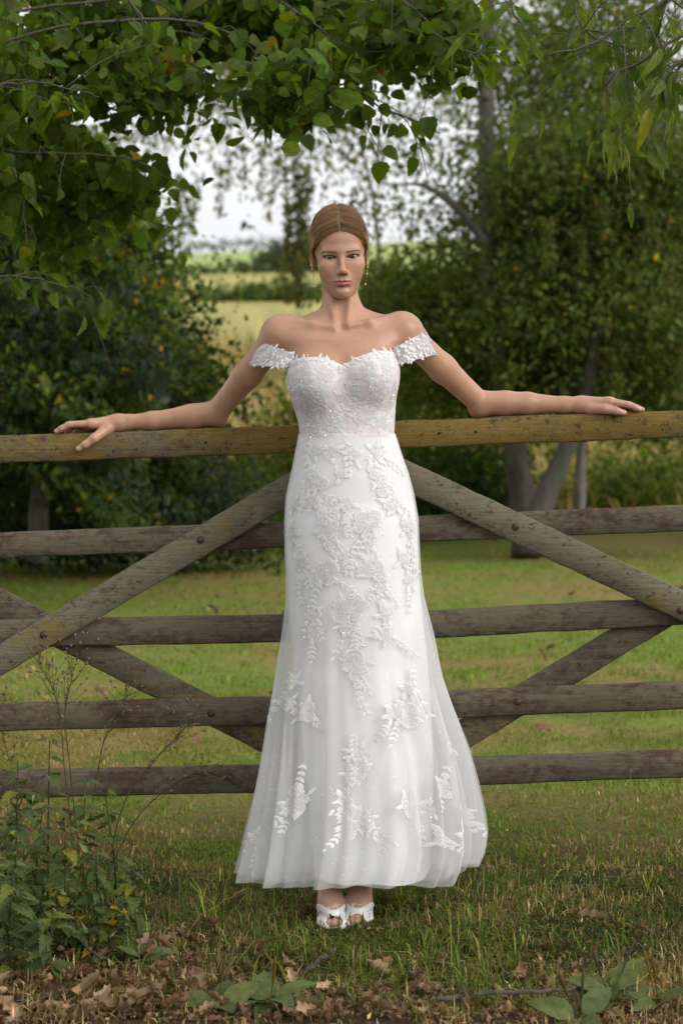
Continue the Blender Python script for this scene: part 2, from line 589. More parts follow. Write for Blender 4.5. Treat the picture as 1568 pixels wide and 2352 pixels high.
LEAF_FAR = leaf_material('background_leaf', .52, .6, spec=.12)
def bark_material(name, a, b, c, scale=18):
    m, nt, out = mat_new(name)
    tc = nd(nt, 'ShaderNodeTexCoord')
    n = noise_node(nt, tc.outputs['Object'], scale, 6, .7, (1, 1, .25))
    k = noise_node(nt, tc.outputs['Object'], 3.5, 4, .6)
    r = ramp(nt, [(.3, a), (.6, b)])
    nt.links.new(n.outputs[0], r.inputs[0])
    r2 = ramp(nt, [(.48, 0.0), (.62, .8)])
    nt.links.new(k.outputs[0], r2.inputs[0])
    principled(nt, out, mixc(nt, r2.outputs[0], r.outputs[0], c), .9, Normal=bump(nt, n.outputs[0], .9, .02))
    return m
BARK_DARK = bark_material('dark_bark', (.030, .025, .020), (.085, .075, .060), (.060, .065, .045))
BARK_GREY = bark_material('grey_mossy_bark', (.040, .037, .030), (.115, .105, .088), (.060, .065, .036), 9)
BARK_PALE = bark_material('pale_birch_bark', (.07, .06, .05), (.24, .22, .19), (.11, .10, .075), 10)

def tree(name, label, cat, base_px, d, lobes, base_col, leaf=.07, seed=0, stems=(), bark=None, yellow=.014, droop=.5, group=None, var=.3,
         tip_col=None, strands=(), aspect=.55, thin=.5, arcs=(), arc_cols=()):
    """lobes: (px, py, rx, rz, ry metres, count, dd) in picture units at distance d+dd; leaves sit in clumps with gaps between"""
    rng = np.random.default_rng(seed)
    b = W(base_px[0], base_px[1], d - DIST)
    b[2] = ground_z(b[0], b[1])
    root = empty(name, b)
    tag(root, label, cat, group)
    VV, FF, CC, off = [], [], [], 0
    for lob in lobes:
        px, py, rx, rz, ry, cnt = lob[:6]
        cnt = int(cnt * thin)
        dd = lob[6] if len(lob) > 6 else 0
        bc = np.array(lob[7]) if len(lob) > 7 else np.array(base_col)
        c = W(px, py, d + dd - DIST)
        k = PIX * (d + dd) / DIST
        per = 22 if cnt > 1500 else 75
        ncl = max(4, cnt // per)
        q = rng.normal(size=(ncl, 3)); q /= np.linalg.norm(q, axis=1)[:, None]
        q *= (rng.random(ncl) ** .45)[:, None]
        cl = c + q * np.array([rx * k, ry, rz * k])
        clr = (.11 + .10 * rng.random(ncl)) * (.7 + leaf / .14) * (1.0 if per == 22 else 1.25)
        idx = rng.integers(0, ncl, cnt)
        off3 = rng.normal(size=(cnt, 3)) * np.array([1.25, 1.25, .55])
        P = cl[idx] + off3 * clr[idx][:, None]
        P[:, 2] -= .35 * (off3[:, 0] ** 2 + off3[:, 1] ** 2) * clr[idx] * .5
        shade = np.exp(rng.normal(0, .22, ncl))[idx][:, None]
        col = pigment(cnt, rng, bc, var, yellow) * shade
        gz = ground_z(P[:, 0], P[:, 1])
        keep = P[:, 2] > gz + .02
        P, col = P[keep], col[keep]
        V, F, C = leaf_cards(P, leaf, np.array([0, -.35, 1.0]), droop, col, rng, aspect)
        VV.append(V); FF.append(F + off); CC.append(C); off += len(V)
    for (px, py, ln, dr, cnt, dd, ci) in arcs:      # flat drooping sprays, each on its own bough
        a = W(px, py, d + dd - DIST)
        L = ln * PIX * (d + dd) / DIST
        t = rng.random(cnt) ** .75
        wob = rng.normal(0, .25)
        sp = .05 + .16 * np.sin(np.pi * np.clip(t, .05, 1) ** .8)
        P = np.stack([a[0] + t * L + rng.normal(0, .05, cnt), a[1] + wob * t * L + rng.normal(0, 1, cnt) * sp * 1.6, a[2] + .10 * t * L - dr * 1.6 * t * t * L + rng.normal(0, 1, cnt) * sp * .35 - .10 * t * np.abs(rng.normal(0, 1, cnt)) * .6], -1)
        gz = ground_z(P[:, 0], P[:, 1]); P = P[P[:, 2] > gz + .03]
        V, F, C = leaf_cards(P, leaf, np.array([0, -.3, 1.4]), .7, pigment(len(P), rng, arc_cols[ci], var, yellow) * math.exp(rng.normal(0, .18)), rng, aspect)
        VV.append(V); FF.append(F + off); CC.append(C); off += len(V)
        tt = np.linspace(0, .9, 9)
        S = np.stack([a[0] + tt * L, a[1] + wob * tt * L, a[2] + .10 * tt * L - dr * 1.6 * tt * tt * L], -1)
        Vt, Ft = tube(S, np.linspace(.016, .004, 9), 5)
        new_obj('branch', Vt, Ft, BARK_DARK, root, True)
    for (px, py, ln, cnt, dd) in strands:      # hanging twigs with leaves strung along them
        a = W(px, py, d + dd - DIST)
        L = ln * PIX * (d + dd) / DIST
        t = rng.random(cnt)
        sway = rng.normal(0, .12)
        P = np.stack([a[0] + sway * t * L + rng.normal(0, .03, cnt), a[1] + rng.normal(0, .04, cnt), a[2] - t * L], -1)
        V, F, C = leaf_cards(P, leaf * .9, np.array([0, -.5, .6]), 1.4, pigment(cnt, rng, base_col, var, yellow), rng, aspect)
        VV.append(V); FF.append(F + off); CC.append(C); off += len(V)
    if VV:
        new_obj('crown', np.concatenate(VV), np.concatenate(FF), LEAF_FAR, root, False, np.concatenate(CC))
    for i, (nm, pts, radii, dd) in enumerate(stems):
        P = np.array([W(px, py, d + dd - DIST) for px, py in pts])
        P[:, 1] += vnoise(np.arange(len(P))[:, None].astype(float), .9, seed + i) * .15
        m = 26
        S = spline(P, m)
        r = np.interp(np.linspace(0, 1, m), np.linspace(0, 1, len(radii)), radii) * PIX * (d + dd) / DIST
        V, F = tube(S, r, 10)
        V = V + (vnoise(V, 7, 2)[:, None] * .12 + vnoise(V, 18, 4)[:, None] * .05) * np.repeat(r, 10)[:, None] * np.sign(V - np.repeat(S, 10, 0))
        new_obj(nm, V, F, bark or BARK_DARK, root, True)
    return root

G_DARK, G_MID, G_OLIVE, G_BLUE, G_LIGHT = (.050, .076, .020), (.095, .132, .028), (.106, .132, .037), (.048, .064, .042), (.125, .16, .034)

HAZEL_ARCS = []
_r = np.random.default_rng(91)
for _k in range(120):
    _py = _r.uniform(330, 1090)
    _px = _r.uniform(-220, 120)
    _reach = np.interp(_py, [250, 430, 560, 700, 850, 1090], [340, 380, 450, 520, 520, 460]) - _px
    HAZEL_ARCS.append((_px, _py - .10 * _reach, _reach * _r.uniform(.45, 1.0), _r.uniform(.18, .42), int(420 * _r.uniform(.7, 1.3)), _r.uniform(-1.5, 1.8), _r.choice((0, 0, 1, 2))))
tree('hazel_tree', 'big dark hazel tree with layered drooping branches filling the left side', 'tree', (90, 1290), 13.5, [
    (40, 800, 230, 330, .8, 14000, 1.9), (200, 900, 170, 190, .8, 7000, 1.6), (60, 500, 180, 120, 1.0, 1500, 1.6), (160, 1040, 220, 110, .9, 6000, 1.2), (330, 720, 110, 120, .7, 3600, 1.2), (400, 860, 85, 110, .7, 3200, .8), (270, 590, 110, 70, .7, 2400, 1.4, G_MID), (150, 400, 150, 90, .8, 2600, 1.8, G_MID), (260, 500, 110, 70, .7, 1700, 1.6, G_MID), (-320, 800, 260, 380, 1.2, 9000, .8), (-600, 700, 300, 400, 1.2, 8000, .6)],
    (.036, .054, .015), .062, 21, [('trunk', [(90, 1290), (95, 1100), (120, 900), (100, 650), (80, 400)], [26, 20, 16, 12, 6], .3)], yellow=.014, arcs=HAZEL_ARCS, arc_cols=(G_DARK, G_MID, G_BLUE), thin=.6)  # inner foliage coloured darker than the sprays to paint its depth in shade
tree('yew_bush', 'low blue-green yew bush under the hazel tree at the lawn edge', 'bush', (330, 1280), 15.5, [
    (330, 1150, 220, 120, 1.0, 15000, 0), (120, 1170, 220, 110, 1.0, 13000, .5), (520, 1180, 110, 90, .8, 6500, .4, G_DARK), (390, 1060, 150, 80, .7, 7000, -.2)],
    G_BLUE, .06, 22, [('stem', [(330, 1285), (320, 1180), (300, 1060)], [12, 9, 4], 0), ('stem', [(560, 1280), (540, 1180), (520, 1090)], [8, 6, 3], .3)], yellow=.008)
tree('young_ash_tree', 'light green bushy young tree beyond the left shoulder of the woman', 'tree', (590, 1275), 19, [
    (600, 1130, 110, 120, 1.0, 7000, 0), (665, 1040, 60, 70, .8, 2600, .6, G_MID), (680, 900, 30, 60, .6, 700, .8)],
    G_LIGHT, .075, 23, [('trunk', [(590, 1275), (600, 1150), (640, 1040), (670, 930)], [9, 7, 4, 2], 0)], yellow=.014)
tree('weeping_birch', 'tall airy birch with hanging twigs against the white sky', 'tree', (640, 1230), 24, [
    (640, 240, 120, 60, 1.6, 1100, 0), (480, 250, 120, 50, 1.4, 620, 1), (560, 140, 170, 70, 1.6, 2000, 0), (300, 300, 110, 50, 1.4, 800, 1),
    (720, 330, 60, 70, 1.2, 800, 0), (520, 320, 110, 30, 1.2, 160, 0)],
    (.12, .125, .052), .075, 24, [('trunk', [(872, 1230), (874, 900), (872, 620), (850, 420), (790, 250), (640, 60)], [11, 9, 6, 4, 3, 2], .5),
                         ('branch', [(812, 300), (600, 270), (480, 240), (360, 260)], [6, 4, 3, 1], 0), ('branch', [(720, 240), (560, 150), (430, 160)], [5, 3, 1], 0)],
    bark=BARK_PALE, yellow=.014, droop=1.4, strands=[(px, py, ln, cn, 0) for px, py, ln, cn in
        ((655, 380, 190, 150), (675, 360, 240, 220), (690, 400, 210, 220), (705, 380, 190, 200), (640, 360, 150, 110), (560, 330, 110, 70), (600, 330, 130, 80),
         (460, 400, 110, 80), (500, 380, 120, 70), (430, 420, 120, 90), (410, 400, 140, 110), (530, 350, 90, 60), (670, 470, 140, 150), (665, 560, 130, 170), (685, 560, 150, 200), (650, 590, 110, 110))])
_r = np.random.default_rng(17)
BEECH_TWIGS = [(_r.uniform(1140, 1600), _r.uniform(230, 840), _r.uniform(70, 170), 130, _r.uniform(-1.9, -.9)) for _k in range(70)] + [(_r.uniform(840, 1090), _r.uniform(560, 820), _r.uniform(60, 120), 90, _r.uniform(-1.2, -.2)) for _k in range(16)]
tree('spreading_beech', 'large beech with dark forked trunk rising on the right of the lawn', 'tree', (1215, 1262), 18, [
    (920, 330, 150, 100, 1.6, 1300, 1), (1010, 540, 100, 90, 1.4, 950, 0), (900, 500, 50, 90, 1.2, 420, .5), (1040, 180, 120, 110, 1.6, 1000, 1), (890, 660, 60, 50, 1.0, 1300, .5), (780, 390, 70, 60, 1.2, 200, 1), (930, 640, 100, 50, 1.2, 2200, .6, G_LIGHT), (880, 720, 70, 60, 1.0, 1700, .6, G_LIGHT), (1060, 640, 90, 60, 1.2, 2400, .4, G_MID),
    (1240, 430, 170, 190, 1.6, 15000, -.5, G_OLIVE), (1450, 380, 180, 190, 1.6, 16000, -.5, G_OLIVE), (1330, 190, 230, 130, 1.6, 9000, .5, G_OLIVE), (1350, 40, 260, 90, 1.6, 6000, .6, G_OLIVE),
    (1230, 700, 180, 150, 1.5, 13000, -.6, G_OLIVE), (1440, 680, 170, 180, 1.5, 14000, -.8, G_OLIVE), (960, 760, 130, 100, 1.3, 5000, .4, G_LIGHT), (1100, 860, 160, 90, 1.2, 6500, .2, G_MID),
    (1380, 860, 190, 60, 1.3, 6500, -.4, G_OLIVE), (1130, 60, 90, 120, 1.4, 700, 1), (1540, 560, 80, 300, 1.4, 9000, -.2), (1580, 900, 120, 120, 1.2, 5000, 0), (1850, 600, 260, 330, 1.4, 9000, .2, G_OLIVE), (2200, 650, 280, 350, 1.4, 7000, .4, G_OLIVE), (1900, 1050, 330, 120, 1.2, 6000, .8)],
    (.115, .138, .042), .060, 25,
    [('trunk', [(1212, 1275), (1204, 1170), (1182, 1050), (1150, 850), (1122, 600), (1116, 300), (1122, 0), (1130, -200)], [42, 34, 27, 24, 22, 20, 16, 12], -.9),
     ('trunk', [(1222, 1215), (1262, 1110), (1306, 1015), (1350, 880), (1380, 650)], [34, 25, 20, 15, 8], -1.55),
     ('branch', [(1112, 560), (1060, 490), (985, 430), (930, 420)], [13, 10, 6, 2], -1.5), ('branch', [(1116, 230), (1085, 110), (1035, 0)], [12, 9, 6], -1.5),
     ('branch', [(1120, 760), (1040, 700), (950, 690)], [8, 6, 2], 0)], bark=BARK_DARK, yellow=.014, var=.2, thin=.8, strands=BEECH_TWIGS)
tree('slender_birch', 'slender pale birch trunk standing right of the forked beech', 'tree', (1332, 1215), 20, [
    (1430, 470, 90, 110, 1.0, 4000, 0), (1400, 620, 80, 90, .9, 3000, .3)], G_OLIVE, .075, 26,
    [('trunk', [(1330, 1215), (1332, 1080), (1345, 940), (1378, 740), (1408, 520), (1420, 300)], [13, 12, 12, 11, 9, 5], -2.6)], bark=BARK_PALE, yellow=.014)
shr = [(1000, 1200, 19.5, [(1000, 1110, 120, 110, .9, 9000, 0), (1100, 1090, 80, 110, .8, 5000, .3)], (.062, .095, .032), 27, 'dark rounded laurel shrub seen between gate rails beside the white skirt', 1275),
       (900, 1200, 21, [(890, 960, 70, 110, .9, 3800, 0), (930, 840, 90, 80, .8, 3800, 0), (900, 1100, 60, 100, .8, 3000, 0)], (.11, .14, .036), 28, 'pale green shrub rising just beyond the right elbow of the woman', 1270),
       (1440, 1180, 21.5, [(1440, 1120, 90, 60, .8, 4500, 0), (1530, 1110, 70, 70, .8, 3600, .2), (1370, 1130, 50, 60, .7, 2400, 0)], (.105, .135, .034), 29, 'bushy green shrub between beech and frame edge under the top rail', 1245),
       (1360, 1160, 24, [(1180, 960, 140, 40, .8, 2400, 0), (1480, 950, 120, 30, .8, 1800, 0)], (.15, .16, .05), 30, 'thin yellow-green hedge bush before the golden meadow', 1200)]
for px, py, d, lob, colr, sd_, lab, by in shr:
    tree('shrub', lab, 'shrub', (px, by), d, lob, colr, .075, sd_, [('stem', [(px, by + 8), (px + 5, by - 60), (px - 4, by - 140)], [5, 4, 2], 0)], yellow=.02, group='shrubs along the lawn edge')
tree('field_oak', 'small grey-green oak on the hill field below the skyline', 'tree', (655, 660), 95, [
    (660, 610, 42, 42, 2.2, 1800, 0), (690, 600, 40, 50, 2.2, 1500, 0), (630, 625, 22, 26, 1.6, 600, 0)], (.075, .095, .055), .45, 31,
    [('trunk', [(660, 665), (660, 640), (662, 600)], [4, 3, 1], 0)], yellow=.0)
tree('field_hedge', 'dark clipped hedge line crossing the field below the hill', 'hedge', (560, 668), 92, [
    (440 + 40 * i, 655 - 1.2 * i, 26, 7, .8, 260, 0) for i in range(9)], (.05, .062, .035), .4, 32, thin=2.0)
tree('meadow_scrub', 'scrubby green bushes along the meadow beneath the hill', 'bush', (600, 730), 60, [
    (500, 700, 55, 24, 1.0, 1500, 0), (590, 695, 70, 30, 1.0, 2400, 0), (680, 690, 60, 42, 1.0, 2200, 0), (560, 728, 70, 14, 1.0, 1300, 0)], (.075, .105, .030), .22, 33, thin=1.0)
tree('ridge_hedge', 'thin dark hedge running along the hill skyline', 'hedge', (560, 560), 205, [
    (430 + 30 * i, 564 - 1.9 * i, 20, 2, 1.0, 150, 0) for i in range(9)], (.05, .06, .035), .32, 34)
# ------------------------------------------------------------------ the woman: one continuous body surface from a distance field
def smin(a, b, k):
    if k <= 0: return np.minimum(a, b)
    h = np.clip(.5 + .5 * (b - a) / k, 0, 1)
    return b + (a - b) * h - k * h * (1 - h)
def smax(a, b, k):
    return -smin(-a, -b, k)
def d_cap(X, Y, Z, a, b, ra, rb):
    a = np.asarray(a, float); b = np.asarray(b, float); ba = b - a
    t = np.clip(((X - a[0]) * ba[0] + (Y - a[1]) * ba[1] + (Z - a[2]) * ba[2]) / (ba @ ba + 1e-12), 0, 1)
    return np.sqrt((X - a[0] - t * ba[0]) ** 2 + (Y - a[1] - t * ba[1]) ** 2 + (Z - a[2] - t * ba[2]) ** 2) - (ra + (rb - ra) * t)
def d_ell(X, Y, Z, c, r):
    x, y, z = (X - c[0]) / r[0], (Y - c[1]) / r[1], (Z - c[2]) / r[2]
    k0 = np.sqrt(x * x + y * y + z * z) + 1e-9
    k1 = np.sqrt((x / r[0]) ** 2 + (y / r[1]) ** 2 + (z / r[2]) ** 2) + 1e-9
    return k0 * (k0 - 1) / k1

class Field:
    def __init__(s, xs, ys, zs):
        s.xs, s.ys, s.zs = xs, ys, zs
        s.F = np.full((len(xs), len(ys), len(zs)), .5, np.float32)
    def sl(s, lo, hi):
        r = []
        for ax, l, h in zip((s.xs, s.ys, s.zs), lo, hi):
            i, j = np.searchsorted(ax, l), np.searchsorted(ax, h)
            r.append(slice(max(0, i - 1), min(len(ax), j + 1)))
        return tuple(r)
    def grid(s, q):
        return s.xs[q[0]][:, None, None], s.ys[q[1]][None, :, None], s.zs[q[2]][None, None, :]
    def cap(s, a, b, ra, rb, k=.01):
        m = max(ra, rb) + k + .012
        q = s.sl(np.minimum(a, b) - m, np.maximum(a, b) + m)
        s.F[q] = smin(s.F[q], d_cap(*s.grid(q), a, b, ra, rb), k)
    def chain(s, pts, radii, k=.008):
        for i in range(len(pts) - 1):
            s.cap(np.array(pts[i], float), np.array(pts[i + 1], float), radii[i], radii[i + 1], k)
    def ell(s, c, r, k=.01):
        m = max(r) + k + .012
        q = s.sl(np.array(c) - m, np.array(c) + m)
        s.F[q] = smin(s.F[q], d_ell(*s.grid(q), c, r), k)
    def fn(s, f, lo, hi, k):
        q = s.sl(lo, hi)
        s.F[q] = smin(s.F[q], f(*s.grid(q)), k)
    def mesh(s):
        g = openvdb.FloatGrid(background=.03)
        g.copyFromArray(np.clip(s.F, -.03, .03))
        p, q = g.convertToQuads(0.0)
        V = np.stack([np.interp(p[:, i], np.arange(len(ax)), ax) for i, ax in enumerate((s.xs, s.ys, s.zs))], -1)
        return V, q[:, ::-1].astype(np.int64)

def axis(*segs):
    """segments (start, end, step) chained into one graded axis"""
    out = []
    for a, b, st in segs:
        out.append(np.linspace(a, b, max(2, int(round((b - a) / st)) + 1))[:-1])
    return np.concatenate(out + [[segs[-1][1]]])

def largest_piece(V, F):
    """keep the biggest connected piece"""
    lab = np.arange(len(V))
    while True:
        m = lab[F].min(1)
        new = lab.copy()
        for k in range(F.shape[1]):
            np.minimum.at(new, F[:, k], m)
        new = new[new]
        if (new == lab).all(): break
        lab = new
    big = np.bincount(lab).argmax()
    keep = lab == big
    idx = np.cumsum(keep) - 1
    return V[keep], idx[F[keep[F[:, 0]]]]

def orient_out(V, F):
    """make faces point outwards (checks the signed volume)"""
    a, b, c = V[F[:, 0]], V[F[:, 1]], V[F[:, 2]]
    return F if np.einsum('ij,ij->i', a, np.cross(b, c)).sum() > 0 else F[:, ::-1]

# ---- head frame: eye line at z=0, x to the picture's right, y to the back of the head
HEAD_O = W(783.5, 590.5, -.03) + np.array([0, .062, 0])
HEAD_O += np.array([-.0042, 0, .0026])
HEAD_R = np.array((Matrix.Rotation(R(-2.8), 3, 'Y') @ Matrix.Rotation(R(3.5), 3, 'Z') @ Matrix.Rotation(R(3.0), 3, 'X')))
def to_head(P):
    return (P - HEAD_O) @ HEAD_R
def from_head(P):
    return np.asarray(P, float) @ HEAD_R.T + HEAD_O

EYE_X, EYE_Y, EYE_Z, EYE_R = .0285, -.0672, 0.0, .0124
def almond(x, z, sx):
    """2-d distance to the eye opening; sx = side"""
    u = (x - sx * EYE_X) * sx
    v = z - EYE_Z - .05 * u
    w, hu, hl = .0156, .0052, .0042
    r1 = (w * w + hu * hu) / (2 * hu); r2 = (w * w + hl * hl) / (2 * hl)
    return np.maximum(np.sqrt(u * u + (v - hu + r1) ** 2) - r1, np.sqrt(u * u + (v + hl - r2) ** 2) - r2)

def lower(z):
    return np.where(z < 0, z / .952, z)

def skull_d(x, y, z):
    z = lower(z)
    ax = np.abs(x)
    d = d_ell(x, y, z, (0, .014, .046), (.0680, .091, .082))
    d = smin(d, d_ell(x, y, z, (0, -.034, .040), (.056, .048, .052)), .03)          # forehead
    d = smin(d, d_ell(x, y, z, (0, -.026, -.028), (.0545, .057, .074)), .026)        # mid face
    d = smin(d, d_ell(x, y, z, (0, -.037, -.064), (.0360, .044, .043)), .018)         # jaw
    d = smin(d, d_cap(ax, y, z, (.0405, .002, -.042), (.009, -.064, -.093), .0095, .0110), .018)
    d = smin(d, d_ell(ax, y, z, (.0300, -.0600, -.0360), (.0200, .0185, .0240)), .022)  # cheek   # jaw line
    d = smin(d, d_ell(x, y, z, (0, -.0705, -.0925), (.0155, .0165, .0155)), .014)     # chin
    d = smin(d, d_ell(ax, y, z, (.0385, -.0560, -.018), (.0170, .018, .014)), .020)   # cheekbones
    return d

def head_d(x, y, z):
    ax = np.abs(x)
    d = skull_d(x, y, z)
    z = lower(z)
    d = smax(d, -d_ell(ax, y, z, (.0300, -.0985, .0005), (.0185, .0135, .0105)), .013)     # sockets
    d = smax(d, -d_ell(ax, y, z, (.067, -.075, .020), (.012, .03, .03)), .016)      # temples
    d = smin(d, d_cap(ax, y, z, (0, -.0795, .0135), (.040, -.0680, .0155), .0055, .0048), .020)   # brow ridge
    d = smin(d, d_ell(x, y, z, (0, -.060, -.064), (.027, .0285, .024)), .018)       # muzzle
    # nose
    d = smin(d, d_cap(x, y, z, (0, -.0805, .004), (0, -.1030, -.032), .0058, .0072), .0085)
    d = smin(d, d_ell(x, y, z, (0, -.1040, -.0375), (.0086, .0085, .0074)), .007)
    d = smin(d, d_ell(ax, y, z, (.0094, -.0930, -.0410), (.0050, .0085, .0058)), .0075)
    d = smax(d, -d_ell(ax, y, z, (.0062, -.0985, -.0478), (.0030, .0052, .0030)), .002)
    # lids and eye openings
    d = smin(d, np.sqrt((ax - EYE_X) ** 2 + (y - EYE_Y) ** 2 + (z - EYE_Z) ** 2) - (EYE_R + .0013), .003)
    al = almond(ax, z, 1)
    d = smax(d, -np.maximum(al, y + .060), .0006)
    d = smin(d, d_cap(ax, y, z, (EYE_X - .011, EYE_Y - .0105, .0072), (EYE_X + .013, EYE_Y - .0075, .0078), .0013, .0016), .004)   # lid fold
    # lips
    for (a, b, ra, rb) in (((.0225, -.0795, -.0630), (.013, -.0865, -.0628), .0018, .0034), ((.013, -.0865, -.0632), (.0042, -.0910, -.0612), .0032, .0038),
                           ((.0042, -.0910, -.0612), (0, -.0905, -.0622), .0038, .0036),
                           ((.0220, -.0795, -.0640), (.012, -.0862, -.0708), .0016, .0044), ((.012, -.0862, -.0712), (0, -.0900, -.0728), .0044, .0058)):
        d = smin(d, d_cap(ax, y, z, a, b, ra, rb), .0032)
    for (a, b) in (((.0238, -.0798, -.0625), (.010, -.0920, -.0660)), ((.010, -.0920, -.0662), (0, -.0955, -.0668))):
        d = smax(d, -d_cap(ax, y, z, a, b, .0009, .0011), .0018)
    d = smax(d, -d_cap(ax, y, z, (0, -.0955, -.0815), (.014, -.0865, -.0815), .0060, .0035), .008)   # fold above the chin
    d = smax(d, -d_cap(x, y, z, (0, -.0990, -.0525), (0, -.0985, -.0585), .0022, .0026), .004)        # philtrum
    # ears
    ez = z - .0065
    e = d_ell(ax, y, ez, (.0690, .012, -.005), (.0048, .0145, .0250))
    e = smin(e, d_cap(ax, y, ez, (.0705, .004, .0165), (.0735, .018, .0170), .0028, .0028), .004)      # rim
    e = smin(e, d_cap(ax, y, ez, (.0735, .018, .0170), (.0745, .024, -.004), .0028, .0026), .004)
    e = smin(e, d_cap(ax, y, ez, (.0745, .024, -.004), (.0705, .012, -.022), .0026, .0028), .004)
    e = smin(e, d_cap(ax, y, ez, (.0700, .004, -.028), (.0700, .009, -.022), .0040, .0038), .005)      # lobe
    e = smax(e, -d_ell(ax, y, ez, (.0750, .010, -.004), (.0050, .0070, .0125)), .003)
    return smin(d, e, .005)

# ---- torso, shared by the body and the dress cut
TZ = np.array([.86, .95, 1.04, 1.111, 1.17, 1.221, 1.25, 1.29, 1.33, 1.39, 1.42, 1.46, 1.495, 1.525, 1.545])
TC = np.array([.026, .026, .024, .020, .016, .0138, .013, .008, .004, .004, .003, .002, .001, 0, 0])
TA = np.array([.138, .146, .150, .137, .124, .113, .115, .122, .1290, .1355, .1350, .134, .120, .055, .028])
TB = np.array([.105, .110, .108, .097, .088, .083, .083, .086, .090, .094, .092, .084, .066, .044, .026])
TY = np.array([.0, .0, .0, .0, .0, .0, .0, .0, .0, .004, .008, .014, .020, .024, .024])
def torso_d(X, Y, Z):
    zi = np.clip(Z, TZ[0], TZ[-1])
    c, a, b, cy = (np.interp(zi, TZ, t) for t in (TC, TA, TB, TY))
    q = np.sqrt(np.abs((X - c) / a) ** 2.25 + np.abs((Y - cy) / b) ** 2.25 + 1e-9) ** (2 / 2.25 * .5 * 2)
    q = (np.abs((X - c) / a) ** 2.25 + np.abs((Y - cy) / b) ** 2.25 + 1e-12) ** (1 / 2.25)
    d = (q - 1) * np.minimum(a, b)
    d = np.maximum(d, np.maximum(Z - TZ[-1], TZ[0] - Z))
    for sx in (-1, 1):
        d = smin(d, d_ell(X, Y, Z, (.005 + sx * .066, -.050, 1.366 + .006 * sx), (.061, .062, .066)), .035)
    return d

def hair_dist(x, y, z):
    zh = np.interp(np.abs(x), [0, .018, .032, .050, .058, .0635, .0670, .070, .09], [.0645, .0610, .0535, .0425, .0340, .0250, .0110, .0, -.01])
    d1 = np.where(z > -.012, z - zh, -.1)
    d2 = y - np.interp(z, [-.12, -.075, -.035, 0, .03, .15], [.075, .055, .034, .014, .0, -.03])
    return np.maximum(d1, d2)

